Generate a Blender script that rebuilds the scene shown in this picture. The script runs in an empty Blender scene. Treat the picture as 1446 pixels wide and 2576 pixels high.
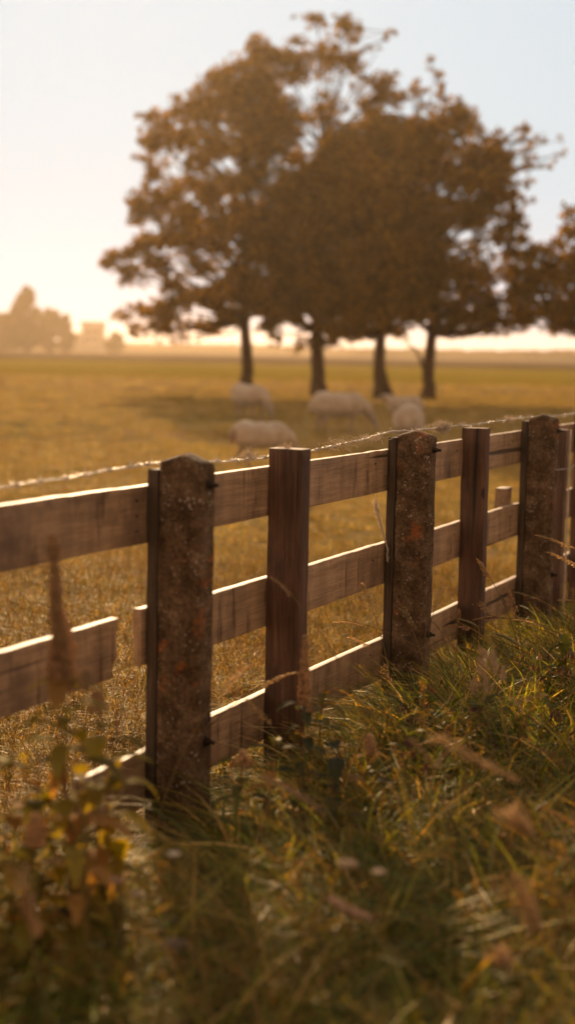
import bpy, bmesh, math, random
import numpy as np
from mathutils import Vector, Matrix, Euler, noise as mnoise
random.seed(7); rng = np.random.default_rng(11)
scene = bpy.context.scene
COL = scene.collection
PI = math.pi
H = 1.36; FPX = 3578.0; PITCH = math.radians(6.5); ROLL = 0.02

# ---------------------------------------------------------------- helpers
_F = Vector((0, math.cos(PITCH), -math.sin(PITCH))); _U0 = Vector((0, math.sin(PITCH), math.cos(PITCH))); _R0 = Vector((1, 0, 0))
_R = _R0 * math.cos(ROLL) + _U0 * math.sin(ROLL); _U = _U0 * math.cos(ROLL) - _R0 * math.sin(ROLL)
def at(px, py, Y):
    d = _F + _R * ((px - 723) / FPX) - _U * ((py - 1288) / FPX)
    return Vector((0, 0, H)) + d * (Y / d.y)

def tag(o, label=None, cat=None, group=None, kind=None):
    if label: o['label'] = label
    if cat: o['category'] = cat
    if group: o['group'] = group
    if kind: o['kind'] = kind
    return o

def empty(name, loc, rz=0):
    o = bpy.data.objects.new(name, None); COL.objects.link(o)
    o.location = loc; o.rotation_euler = (0, 0, rz); o.empty_display_size = .1
    return o

class MB:
    """collects vertices, faces and a colour per vertex; becomes ONE mesh object"""
    def __init__(s): s.v = []; s.f = []; s.c = []; s.n = 0
    def add(s, v, f, c=None):
        v = np.asarray(v, float).reshape(-1, 3); k = s.n
        s.v.append(v); s.f.extend([tuple(i + k for i in q) for q in f])
        cc = np.ones((len(v), 3)) * (np.array(c) if c is not None else 1.0)
        s.c.append(cc); s.n += len(v)
    def mesh(s, name, mat, smooth=False):
        me = bpy.data.meshes.new(name)
        v = np.concatenate(s.v) if s.v else np.zeros((0, 3))
        me.from_pydata(v.tolist(), [], s.f); me.materials.append(mat)
        a = me.color_attributes.new('Col', 'FLOAT_COLOR', 'POINT')
        c = np.concatenate(s.c); a.data.foreach_set('color', np.concatenate([c, np.ones((len(c), 1))], 1).ravel())
        if smooth: me.polygons.foreach_set('use_smooth', [True] * len(me.polygons))
        me.update(); return me
    def build(s, name, mat, parent=None, loc=(0, 0, 0), smooth=False):
        o = bpy.data.objects.new(name, s.mesh(name, mat, smooth)); COL.objects.link(o)
        o.location = loc
        if parent: o.parent = parent
        return o
    def tube(s, pts, rad, sides=5, c=None, cap=True):
        pts = [Vector(p) for p in pts]; n = len(pts)
        rad = [rad] * n if not hasattr(rad, '__len__') else rad
        vs = []; prev = None
        for i, p in enumerate(pts):
            t = (pts[min(i + 1, n - 1)] - pts[max(i - 1, 0)])
            t = t.normalized() if t.length > 1e-9 else Vector((0, 0, 1))
            a = prev if prev is not None else (Vector((1, 0, 0)) if abs(t.x) < .9 else Vector((0, 1, 0)))
            a = (a - t * a.dot(t)).normalized(); b = t.cross(a); prev = a
            for k in range(sides):
                q = 2 * PI * k / sides
                vs.append(p + (a * math.cos(q) + b * math.sin(q)) * rad[i])
        f = [(i * sides + k, i * sides + (k + 1) % sides, (i + 1) * sides + (k + 1) % sides, (i + 1) * sides + k)
             for i in range(n - 1) for k in range(sides)]
        if cap: f.append(tuple(reversed(range(sides)))); f.append(tuple((n - 1) * sides + k for k in range(sides)))
        s.add([tuple(v) for v in vs], f, c)
    def blob(s, ctr, r, c=None, axis=None, seg=6, rings=4, jit=0.0):
        """small ellipsoid; r = (rx,ry,rz), long side rz along axis"""
        if not hasattr(r, '__len__'): r = (r, r, r)
        q = Vector(axis).to_track_quat('Z', 'Y').to_matrix() if axis is not None else Matrix.Identity(3)
        vs = [q @ Vector((0, 0, -r[2]))]
        for i in range(1, rings):
            th = PI * i / rings
            for k in range(seg):
                ph = 2 * PI * k / seg
                j = 1 + random.uniform(-jit, jit)
                vs.append(q @ Vector((r[0] * math.sin(th) * math.cos(ph) * j, r[1] * math.sin(th) * math.sin(ph) * j, -r[2] * math.cos(th))))
        vs.append(q @ Vector((0, 0, r[2])))
        f = [(0, 1 + (k + 1) % seg, 1 + k) for k in range(seg)]
        for i in range(rings - 2):
            for k in range(seg):
                a = 1 + i * seg; f.append((a + k, a + (k + 1) % seg, a + seg + (k + 1) % seg, a + seg + k))
        a = 1 + (rings - 2) * seg; L = len(vs) - 1
        f += [(a + k, a + (k + 1) % seg, L) for k in range(seg)]
        s.add([tuple(v + Vector(ctr)) for v in vs], f, c)
    def blades(s, base, az, h, bend, w, col, seg=5, droop=None, cup=0.0, tilt=None):
        """batch of grass blades. base (n,3), others (n,)"""
        n = len(az); t = np.linspace(0, 1, seg + 1)[None, :]
        h = h[:, None]; bend = bend[:, None]
        dx = h * bend * t ** 1.9; dz = h * (t - .45 * np.minimum(bend, 1.6) * t ** 2.4)
        if droop is not None: dz = dz - h * droop[:, None] * np.clip(t - .55, 0, 1) ** 2
        x = base[:, 0:1] + dx * np.cos(az)[:, None]; y = base[:, 1:2] + dx * np.sin(az)[:, None]; z = base[:, 2:3] + dz
        if tilt is not None:
            sway = (rng.random((n, 1)) - .5) * tilt * h * t ** 2
            x = x - np.sin(az)[:, None] * sway; y = y + np.cos(az)[:, None] * sway
        wd = w[:, None] * (1 - t ** 2.2) * .5 + .0002
        sa = az + (rng.random(n) - .5) * 1.6
        sx = -np.sin(sa)[:, None] * wd; sy = np.cos(sa)[:, None] * wd
        L = np.stack([x - sx, y - sy, z], -1); Rr = np.stack([x + sx, y + sy, z], -1)
        v = np.stack([L, Rr], 2).reshape(-1, 3)
        k = 2 * (seg + 1)
        f = [(b + 2 * i, b + 2 * i + 1, b + 2 * i + 3, b + 2 * i + 2) for b in range(0, n * k, k) for i in range(seg)]
        cc = np.repeat(col, k, axis=0)
        kk = s.n; s.v.append(v); s.f.extend([tuple(i + kk for i in q) for q in f]); s.c.append(cc); s.n += len(v)

def leaf(mb, base, direc, length, width, col, curl=.4, fold=.25, seg=6, up=(0, 0, 1), serr=0.0, shape=1.0):
    """a leaf blade with a midrib fold, drooping by curl"""
    d = Vector(direc).normalized(); u = Vector(up); u = (u - d * u.dot(d))
    u = u.normalized() if u.length > 1e-4 else Vector((1, 0, 0)); sd = d.cross(u)
    vs = []; p = Vector(base); cur = d.copy(); cu = u.copy()
    for i in range(seg + 1):
        t = i / seg
        w = width * .5 * (math.sin(PI * min(1, t ** (.75 * shape) * .96 + .04)) ** .85)
        if serr and i % 2: w *= 1 - serr
        if i == seg: w = width * .01
        vs += [p - sd * w + cu * w * fold, p.copy(), p + sd * w + cu * w * fold]
        rot = Matrix.Rotation(-curl / seg, 3, sd)
        nc = rot @ cur
        if nc.z > cur.z: nc = Matrix.Rotation(curl / seg, 3, sd) @ cur
        cur = nc.normalized(); cu = sd.cross(cur).normalized() * (1 if u.dot(sd.cross(cur)) >= 0 else -1)
        p = p + cur * (length / seg)
    f = []
    for i in range(seg):
        a = 3 * i; f += [(a, a + 1, a + 4, a + 3), (a + 1, a + 2, a + 5, a + 4)]
    mb.add([tuple(v) for v in vs], f, col)

# ---------------------------------------------------------------- materials
def newmat(name):
    m = bpy.data.materials.new(name); m.use_nodes = True; nt = m.node_tree; nt.nodes.clear()
    out = nt.nodes.new('ShaderNodeOutputMaterial')
    def N(t, **kw):
        n = nt.nodes.new(t)
        for k, v in kw.items():
            if hasattr(n, k) and k not in n.inputs: setattr(n, k, v)
            else: n.inputs[k].default_value = v
        return n
    def Lk(a, b): nt.links.new(a, b)
    return m, nt, out, N, Lk

def ramp(N, stops, interp='LINEAR'):
    r = N('ShaderNodeValToRGB'); cr = r.color_ramp; cr.interpolation = interp
    while len(cr.elements) > 1: cr.elements.remove(cr.elements[-1])
    cr.elements[0].position = stops[0][0]; cr.elements[0].color = (*stops[0][1], 1)
    for p, c in stops[1:]:
        e = cr.elements.new(p); e.color = (*c, 1)
    return r

def mix(N, Lk, a, b, fac, mode='MIX'):
    m = N('ShaderNodeMix'); m.data_type = 'RGBA'; m.blend_type = mode
    for sock, val in ((m.inputs[6], a), (m.inputs[7], b)):
        if hasattr(val, 'is_linked') or hasattr(val, 'links'): Lk(val, sock)
        else: sock.default_value = (*val, 1)
    if hasattr(fac, 'links'): Lk(fac, m.inputs[0])
    else: m.inputs[0].default_value = fac
    return m.outputs[2]

def foliage_mat(name, transl=.5, gloss=.12, rough=.45, vary=.35, tint=(1, 1, 1), ttint=(1.25, 1.1, .55)):
    m, nt, out, N, Lk = newmat(name)
    at_ = N('ShaderNodeVertexColor'); at_.layer_name = 'Col'
    oi = N('ShaderNodeObjectInfo')
    hv = N('ShaderNodeHueSaturation')
    mr = N('ShaderNodeMapRange'); mr.inputs[3].default_value = 1 - vary; mr.inputs[4].default_value = 1 + vary
    Lk(oi.outputs['Random'], mr.inputs[0]); Lk(mr.outputs[0], hv.inputs['Value'])
    base = mix(N, Lk, at_.outputs[0], tint, 1.0, 'MULTIPLY'); Lk(base, hv.inputs['Color'])
    d = N('ShaderNodeBsdfDiffuse'); t = N('ShaderNodeBsdfTranslucent'); g = N('ShaderNodeBsdfGlossy', Roughness=rough)
    Lk(hv.outputs[0], d.inputs[0]); tc = mix(N, Lk, hv.outputs[0], ttint, 1.0, 'MULTIPLY'); Lk(tc, t.inputs[0])
    g.inputs['Color'].default_value = (1, .92, .8, 1)
    m1 = N('ShaderNodeMixShader', Fac=transl); Lk(d.outputs[0], m1.inputs[1]); Lk(t.outputs[0], m1.inputs[2])
    m2 = N('ShaderNodeMixShader', Fac=gloss * .35); Lk(m1.outputs[0], m2.inputs[1]); Lk(g.outputs[0], m2.inputs[2])
    Lk(m2.outputs[0], out.inputs[0]); return m

def wood_mat(name, axis, dark, mid, light, rough=.75, bump=.5, streak=.5, stain=(.05, .03, .018), lit_bleach=0, flat=0.0, fine_amt=.8, drip=0):
    """weathered timber with grain along local axis"""
    m, nt, out, N, Lk = newmat(name)
    tc = N('ShaderNodeTexCoord'); oi = N('ShaderNodeObjectInfo')
    off = N('ShaderNodeVectorMath'); off.operation = 'SCALE'; Lk(oi.outputs['Location'], off.inputs[0]); off.inputs['Scale'].default_value = 3.7
    ad = N('ShaderNodeVectorMath'); Lk(tc.outputs['Object'], ad.inputs[0]); Lk(off.outputs[0], ad.inputs[1])
    def mp(scale):
        q = N('ShaderNodeMapping'); q.inputs['Scale'].default_value = scale; Lk(ad.outputs[0], q.inputs[0]); return q.outputs[0]
    S = [46, 46, 46]; S[axis] = 2.2
    wob = N('ShaderNodeTexNoise', Scale=1.0, Detail=3.0, Roughness=.6); sw = [9, 9, 9]; sw[axis] = 2.6; Lk(mp(sw), wob.inputs['Vector'])
    # distorted grain
    sc = N('ShaderNodeVectorMath'); sc.operation = 'MULTIPLY_ADD'; Lk(wob.outputs['Color'], sc.inputs[0]); sc.inputs[1].default_value = (2.4, 2.4, 2.4); Lk(mp(S), sc.inputs[2])
    gr = N('ShaderNodeTexNoise', Scale=1.0, Detail=6.0, Roughness=.65); Lk(sc.outputs[0], gr.inputs['Vector'])
    fine = N('ShaderNodeTexNoise', Scale=1.0, Detail=2.0); S2 = [260, 260, 260]; S2[axis] = 7; Lk(mp(S2), fine.inputs['Vector'])
    big = N('ShaderNodeTexNoise', Scale=1.0, Detail=5.0, Roughness=.6); Lk(mp((5, 5, 5)), big.inputs['Vector'])
    r = ramp(N, [(.30, dark), (.5, mid), (.72, light)]); Lk(gr.outputs[0], r.inputs[0])
    c = mix(N, Lk, r.outputs[0], mid, flat)
    fr = ramp(N, [(.35, (.72, .72, .72)), (.65, (1.18, 1.18, 1.18))]); Lk(fine.outputs[0], fr.inputs[0])
    c = mix(N, Lk, c, fr.outputs[0], fine_amt, 'MULTIPLY')
    # vertical rain streaks and blotches
    st = N('ShaderNodeTexNoise', Scale=1.0, Detail=3.0, Roughness=.55); S3 = [15, 15, 15]; S3[2] = 1.6; Lk(mp(S3), st.inputs['Vector'])
    sr = ramp(N, [(.38, (.55, .52, .5)), (.6, (1.15, 1.12, 1.1))]); Lk(st.outputs[0], sr.inputs[0])
    c = mix(N, Lk, c, sr.outputs[0], streak, 'MULTIPLY')
    bl = ramp(N, [(.52, (0, 0, 0)), (.72, (1, 1, 1))]); Lk(big.outputs[0], bl.inputs[0])
    c = mix(N, Lk, c, stain, bl.outputs[0])
    if drip:        # sparse dark water marks running down the board
        dn = N('ShaderNodeTexNoise', Scale=1.0, Detail=4.0, Roughness=.6); Lk(mp((34, 34, 4)), dn.inputs['Vector'])
        dr = ramp(N, [(.58, (1, 1, 1)), (.66, (.42, .36, .32))]); Lk(dn.outputs[0], dr.inputs[0]); c = mix(N, Lk, c, dr.outputs[0], drip, 'MULTIPLY')
    # knots
    vo = N('ShaderNodeTexVoronoi', Scale=1.0, Randomness=1.0); S4 = [7, 7, 7]; S4[axis] = 3.2; Lk(mp(S4), vo.inputs['Vector'])
    kn = ramp(N, [(.045, (1, 1, 1)), (.10, (0, 0, 0))]); Lk(vo.outputs['Distance'], kn.inputs[0])
    c = mix(N, Lk, c, tuple(x * .45 for x in dark), kn.outputs[0])
    # dark splits along the grain
    cr = N('ShaderNodeTexNoise', Scale=1.0, Detail=1.0); S5 = [30, 30, 30]; S5[axis] = .9; Lk(mp(S5), cr.inputs['Vector'])
    crr = ramp(N, [(.26, (1, 1, 1)), (.31, (0, 0, 0))]); Lk(cr.outputs[0], crr.inputs[0])
    c = mix(N, Lk, c, tuple(x * .3 for x in dark), crr.outputs[0])
    if lit_bleach:      # upward faces painted paler: sunlit top edge plus weather bleaching
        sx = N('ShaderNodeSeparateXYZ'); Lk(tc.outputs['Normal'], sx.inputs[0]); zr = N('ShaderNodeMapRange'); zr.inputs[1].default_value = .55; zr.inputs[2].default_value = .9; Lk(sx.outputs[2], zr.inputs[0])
        bn = N('ShaderNodeMapRange'); bn.inputs[1].default_value = .35; bn.inputs[2].default_value = .6; bn.inputs[3].default_value = .25 * lit_bleach; bn.inputs[4].default_value = lit_bleach; Lk(big.outputs[0], bn.inputs[0])
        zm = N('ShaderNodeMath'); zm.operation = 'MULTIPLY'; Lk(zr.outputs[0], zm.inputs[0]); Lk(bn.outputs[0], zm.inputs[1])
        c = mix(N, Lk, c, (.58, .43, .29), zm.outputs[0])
    b = N('ShaderNodeBsdfPrincipled', Roughness=rough); b.inputs['Specular IOR Level'].default_value = .4; Lk(c, b.inputs['Base Color'])
    sm = N('ShaderNodeMath'); sm.operation = 'MULTIPLY_ADD'; Lk(fine.outputs[0], sm.inputs[0]); sm.inputs[1].default_value = .5; Lk(gr.outputs[0], sm.inputs[2])
    sm2 = N('ShaderNodeMath'); sm2.operation = 'SUBTRACT'; Lk(sm.outputs[0], sm2.inputs[0]); Lk(crr.outputs[0], sm2.inputs[1])
    bp = N('ShaderNodeBump', Strength=bump, Distance=.003); Lk(sm2.outputs[0], bp.inputs['Height']); Lk(bp.outputs[0], b.inputs['Normal'])
    Lk(b.outputs[0], out.inputs[0]); return m

def concrete_mat():
    m, nt, out, N, Lk = newmat('lichened_concrete')
    tc = N('ShaderNodeTexCoord'); oi = N('ShaderNodeObjectInfo')
    ad = N('ShaderNodeVectorMath'); Lk(tc.outputs['Object'], ad.inputs[0]); Lk(oi.outputs['Location'], ad.inputs[1]); V = ad.outputs[0]
    n1 = N('ShaderNodeTexNoise', Scale=14.0, Detail=8.0, Roughness=.7); Lk(V, n1.inputs['Vector'])
    r = ramp(N, [(.3, (.038, .023, .012)), (.48, (.10, .060, .032)), (.66, (.20, .135, .085))]); Lk(n1.outputs[0], r.inputs[0])
    n2 = N('ShaderNodeTexNoise', Scale=90.0, Detail=4.0, Roughness=.7); Lk(V, n2.inputs['Vector'])
    r2 = ramp(N, [(.38, (.45, .42, .4)), (.62, (1.35, 1.3, 1.25))]); Lk(n2.outputs[0], r2.inputs[0])
    c = mix(N, Lk, r.outputs[0], r2.outputs[0], .75, 'MULTIPLY')
    # rust orange lichen
    n3 = N('ShaderNodeTexNoise', Scale=9.0, Detail=6.0, Roughness=.68); Lk(V, n3.inputs['Vector'])
    r3 = ramp(N, [(.60, (0, 0, 0)), (.67, (.85, .85, .85))]); Lk(n3.outputs[0], r3.inputs[0])
    c = mix(N, Lk, c, (.27, .085, .022), r3.outputs[0])
    # pale speckles
    v = N('ShaderNodeTexVoronoi', Scale=70.0); Lk(V, v.inputs['Vector'])
    n4 = N('ShaderNodeTexNoise', Scale=16.0, Detail=3.0); Lk(V, n4.inputs['Vector'])
    th = N('ShaderNodeMapRange'); Lk(n4.outputs[0], th.inputs[0]); th.inputs[1].default_value = .42; th.inputs[2].default_value = .75; th.inputs[3].default_value = .02; th.inputs[4].default_value = .42
    lt = N('ShaderNodeMath'); lt.operation = 'LESS_THAN'; Lk(v.outputs['Distance'], lt.inputs[0]); Lk(th.outputs[0], lt.inputs[1])
    lf = N('ShaderNodeMath'); lf.operation = 'MULTIPLY'; Lk(lt.outputs[0], lf.inputs[0]); lf.inputs[1].default_value = .7
    c = mix(N, Lk, c, (.36, .30, .24), lf.outputs[0])
    # small dark pits
    v2 = N('ShaderNodeTexVoronoi', Scale=120.0); Lk(V, v2.inputs['Vector'])
    l2 = N('ShaderNodeMath'); l2.operation = 'LESS_THAN'; Lk(v2.outputs['Distance'], l2.inputs[0]); l2.inputs[1].default_value = .16
    c = mix(N, Lk, c, (.012, .008, .005), l2.outputs[0])
    b = N('ShaderNodeBsdfPrincipled', Roughness=.9); b.inputs['Specular IOR Level'].default_value = .15; Lk(c, b.inputs['Base Color'])
    s1 = N('ShaderNodeMath'); s1.operation = 'ADD'; Lk(n1.outputs[0], s1.inputs[0]); Lk(n2.outputs[0], s1.inputs[1])
    s2 = N('ShaderNodeMath'); s2.operation = 'SUBTRACT'; Lk(s1.outputs[0], s2.inputs[0]); Lk(l2.outputs[0], s2.inputs[1])
    bp = N('ShaderNodeBump', Strength=.7, Distance=.006); Lk(s2.outputs[0], bp.inputs['Height']); Lk(bp.outputs[0], b.inputs['Normal'])
    Lk(b.outputs[0], out.inputs[0]); return m

def simple_mat(name, col, rough=.7, metal=0, noise_amt=.3, scale=20, spec=.3):
    m, nt, out, N, Lk = newmat(name)
    tc = N('ShaderNodeTexCoord'); n = N('ShaderNodeTexNoise', Scale=float(scale), Detail=5.0); Lk(tc.outputs['Object'], n.inputs['Vector'])
    r = ramp(N, [(.3, tuple(c * (1 - noise_amt) for c in col)), (.7, tuple(min(1, c * (1 + noise_amt)) for c in col))]); Lk(n.outputs[0], r.inputs[0])
    b = N('ShaderNodeBsdfPrincipled', Roughness=rough, Metallic=metal); b.inputs['Specular IOR Level'].default_value = spec
    Lk(r.outputs[0], b.inputs['Base Color'])
    bp = N('ShaderNodeBump', Strength=.3, Distance=.01); Lk(n.outputs[0], bp.inputs['Height']); Lk(bp.outputs[0], b.inputs['Normal'])
    Lk(b.outputs[0], out.inputs[0]); return m

def ground_mat(name, stops, scale=.35, fine=6.0, bump=.6):
    m, nt, out, N, Lk = newmat(name)
    tc = N('ShaderNodeTexCoord'); n = N('ShaderNodeTexNoise', Scale=scale, Detail=8.0, Roughness=.65); Lk(tc.outputs['Object'], n.inputs['Vector'])
    n2 = N('ShaderNodeTexNoise', Scale=fine, Detail=6.0, Roughness=.7); Lk(tc.outputs['Object'], n2.inputs['Vector'])
    r = ramp(N, stops); Lk(n.outputs[0], r.inputs[0])
    r2 = ramp(N, [(.35, (.6, .58, .55)), (.65, (1.25, 1.22, 1.15))]); Lk(n2.outputs[0], r2.inputs[0])
    c = mix(N, Lk, r.outputs[0], r2.outputs[0], .7, 'MULTIPLY')
    b = N('ShaderNodeBsdfDiffuse', Roughness=.8); Lk(c, b.inputs[0])
    bp = N('ShaderNodeBump', Strength=bump, Distance=.06); Lk(n2.outputs[0], bp.inputs['Height']); Lk(bp.outputs[0], b.inputs['Normal'])
    Lk(b.outputs[0], out.inputs[0]); return m

M = dict(
    rail=wood_mat('weathered_rail_wood', 0, (.18, .105, .055), (.35, .215, .12), (.50, .33, .195), streak=.5, lit_bleach=.75, rough=.6, flat=.4, fine_amt=.6, drip=.9, stain=(.13, .075, .045)),
    batten=wood_mat('dark_batten_wood', 2, (.03, .018, .01), (.06, .036, .02), (.095, .058, .034)),
    post=wood_mat('red_brown_post_wood', 2, (.038, .017, .009), (.095, .042, .022), (.17, .088, .052), streak=.6, lit_bleach=.5, stain=(.02, .011, .007), flat=.2),
    greypost=wood_mat('grey_post_wood', 2, (.08, .042, .026), (.15, .085, .055), (.24, .145, .10), streak=.4, lit_bleach=.5),
    concrete=concrete_mat(),
    iron=simple_mat('rusty_iron', (.035, .022, .016), .6, .6),
    wire=simple_mat('galvanised_wire', (.62, .54, .45), .42, .6, spec=.5),
    bark=simple_mat('tree_bark', (.055, .032, .018), .95, noise_amt=.5, scale=6),
    leaf=foliage_mat('tree_leaves', .55, .06, .5, .2, ttint=(1.45, .95, .3)),
    grass=foliage_mat('verge_grass_blades', .5, .07, .4, .4, ttint=(1.5, 1.2, .3)),
    pgrass=foliage_mat('pasture_grass_blades', .5, .06, .4, .25, ttint=(1.3, 1.1, .5)),
    plant=foliage_mat('plant_leaves', .6, .06, .42, .15, ttint=(1.6, 1.2, .3)),
    seed=foliage_mat('seed_heads', .5, .1, .5, .15, ttint=(1.15, 1, .8)),
    wool=foliage_mat('sheep_wool_fibre', .5, .05, .6, .05, ttint=(1, .95, .85)),
)

# ---------------------------------------------------------------- world, sun, camera
SUN_AZ = math.radians(-8); SUN_EL = math.radians(20)     # azimuth measured from +Y towards +X
w = bpy.data.worlds.new("World"); scene.world = w; w.use_nodes = True
nt = w.node_tree; nt.nodes.clear()
wo = nt.nodes.new('ShaderNodeOutputWorld'); bg = nt.nodes.new('ShaderNodeBackground'); bg.inputs['Strength'].default_value = .1
sky = nt.nodes.new('ShaderNodeTexSky'); sky.sky_type = 'NISHITA'; sky.sun_disc = False
sky.sun_elevation = SUN_EL; sky.sun_rotation = SUN_AZ; sky.air_density = 1.0; sky.dust_density = 1.0; sky.ozone_density = 1.0
# thin bright veil of high cloud over the blue, plus an added warm fill away from the sun
tcw = nt.nodes.new('ShaderNodeTexCoord'); sep = nt.nodes.new('ShaderNodeSeparateXYZ'); nt.links.new(tcw.outputs['Generated'], sep.inputs[0])
def wmix(fac, c0, c1):
    q = nt.nodes.new('ShaderNodeMix'); q.data_type = 'RGBA'; nt.links.new(fac, q.inputs[0])
    for sock, c in ((q.inputs[6], c0), (q.inputs[7], c1)):
        if isinstance(c, tuple): sock.default_value = (*c, 1)
        else: nt.links.new(c, sock)
    return q.outputs[2]
def wrange(src, a, b):
    q = nt.nodes.new('ShaderNodeMapRange'); q.interpolation_type = 'SMOOTHSTEP'; q.inputs[1].default_value = a; q.inputs[2].default_value = b; nt.links.new(src, q.inputs[0]); return q.outputs[0]
back_fill = wmix(wrange(sep.outputs[2], .1, .8), (8.6, 5.7, 3.7), (2.6, 2.2, 1.8))       # added warm fill low behind the viewer to brighten the rails, dimmed overhead
veilc = wmix(wrange(sep.outputs[1], .35, .93), back_fill, (4.5, 5.25, 5.75))                 # pale bright sky round the sun
mx = nt.nodes.new('ShaderNodeMix'); mx.data_type = 'RGBA'; mx.inputs[0].default_value = .985
lowc = wmix(wrange(sep.outputs[2], 0, .13), wmix(wrange(sep.outputs[1], -.2, .6), (8.0, 5.3, 3.5), (4.9, 5.3, 6.1)), veilc)  # low band carries the same added warm fill behind the viewer
nt.links.new(sky.outputs[0], mx.inputs[6]); nt.links.new(lowc, mx.inputs[7])
nt.links.new(mx.outputs[2], bg.inputs[0]); nt.links.new(bg.outputs[0], wo.inputs[0])

sl = bpy.data.lights.new('sun', 'SUN'); sl.energy = 5.0; sl.angle = math.radians(.5); sl.color = (1, .70, .41)
so = bpy.data.objects.new('sun', sl); COL.objects.link(so)
sd = Vector((math.sin(SUN_AZ) * math.cos(SUN_EL), math.cos(SUN_AZ) * math.cos(SUN_EL), math.sin(SUN_EL)))
so.rotation_euler = sd.to_track_quat('Z', 'Y').to_euler(); so.location = sd * 60

cam = bpy.data.cameras.new('camera'); co = bpy.data.objects.new('camera', cam); COL.objects.link(co)
cam.sensor_fit = 'VERTICAL'; cam.sensor_height = 36; cam.lens = 50; cam.clip_start = .05; cam.clip_end = 6000
co.matrix_world = Matrix.Translation((0, 0, H)) @ Matrix((( _R.x, _U.x, -_F.x), (_R.y, _U.y, -_F.y), (_R.z, _U.z, -_F.z))).to_4x4()
cam.dof.use_dof = True; cam.dof.focus_distance = 5.0; cam.dof.aperture_fstop = 1.65; cam.dof.aperture_blades = 0
scene.camera = co
scene.view_settings.view_transform = 'Standard'; scene.view_settings.look = 'None'; scene.view_settings.exposure = .5; scene.view_settings.gamma = 1
scene.cycles.max_bounces = 7; scene.cycles.transmission_bounces = 4; scene.cycles.volume_bounces = 1
scene.cycles.use_denoising = True; scene.cycles.use_adaptive_sampling = True; scene.cycles.adaptive_threshold = .02
scene.render.resolution_x = 574; scene.render.resolution_y = 1024

# ---------------------------------------------------------------- fence frame
TH = math.radians(26.0); D = Vector((math.sin(TH), math.cos(TH), 0)); NR = Vector((D.y, -D.x, 0))   # NR points to the road side
FO = Vector((-.369, 3.70, 0)); SP = 1.66
def floc(s, n, z=0): return FO + D * s + NR * n + Vector((0, 0, z))
def side(x, y): v = Vector((x, y, 0)) - FO; return v.dot(NR)       # >0 road side

# ---------------------------------------------------------------- ground sheets (butted end to end)
def sheet(name, x0, x1, y0, y1, mat, z=0, nx=1, ny=1, bump=0, mask=None):
    mb = MB(); xs = np.linspace(x0, x1, nx + 1); ys = np.linspace(y0, y1, ny + 1)
    vs = []
    for y in ys:
        for x in xs:
            vs.append((x, y, z + (bump * (mnoise.noise(Vector((x * .35, y * .35, 0)))) if bump else 0)))
    f = [(j * (nx + 1) + i, j * (nx + 1) + i + 1, (j + 1) * (nx + 1) + i + 1, (j + 1) * (nx + 1) + i) for j in range(ny) for i in range(nx)]
    mb.add(vs, f); o = mb.build(name, mat); tag(o, kind='structure'); return o
g_past = ground_mat('pasture_ground', [(.3, (.23, .195, .07)), (.5, (.39, .285, .125)), (.7, (.51, .325, .16))], .3, 7)
g_rough = ground_mat('rough_grass_ground', [(.3, (.20, .13, .06)), (.5, (.36, .25, .13)), (.7, (.45, .31, .18))], .25, 2)
g_green = ground_mat('green_meadow_ground', [(.3, (.30, .22, .02)), (.5, (.36, .26, .03)), (.7, (.40, .26, .05))], .06, 1)
g_plough = ground_mat('ploughed_ground', [(.3, (.10, .062, .028)), (.7, (.13, .078, .036))], .03, .5)
g_stub = ground_mat('stubble_ground', [(.3, (.15, .105, .07)), (.7, (.20, .14, .09))], .02, .5)
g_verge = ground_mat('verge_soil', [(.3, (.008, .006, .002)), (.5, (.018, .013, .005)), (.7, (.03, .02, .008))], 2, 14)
sheet('pasture', -60, 60, -8, 44, g_past)
sheet('rough_pasture', -60, 60, 44, 62, g_rough)
sheet('green_meadow', -90, 90, 62, 135, g_green)
sheet('ploughed_field', -140, 140, 135, 215, g_plough)
sheet('stubble_field', -1400, 1400, 215, 1150, g_stub)
for s_, (a, b, c, d, mt) in dict(l=(-1400, -60, -8, 44, g_past), r=(60, 1400, -8, 44, g_past), l2=(-1400, -60, 44, 62, g_rough), r2=(60, 1400, 44, 62, g_rough),
        l3=(-1400, -90, 62, 135, g_green), r3=(90, 1400, 62, 135, g_green), l4=(-1400, -140, 135, 215, g_plough), r4=(140, 1400, 135, 215, g_plough)).items():
    sheet('field', a, b, c, d, mt)
# verge ground: a sheet on the road side of the fence, 4 mm up
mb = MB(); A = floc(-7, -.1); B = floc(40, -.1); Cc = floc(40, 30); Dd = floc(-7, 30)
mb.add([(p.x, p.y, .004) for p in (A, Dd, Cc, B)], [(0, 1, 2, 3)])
tag(mb.build('verge', g_verge), kind='structure')

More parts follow.
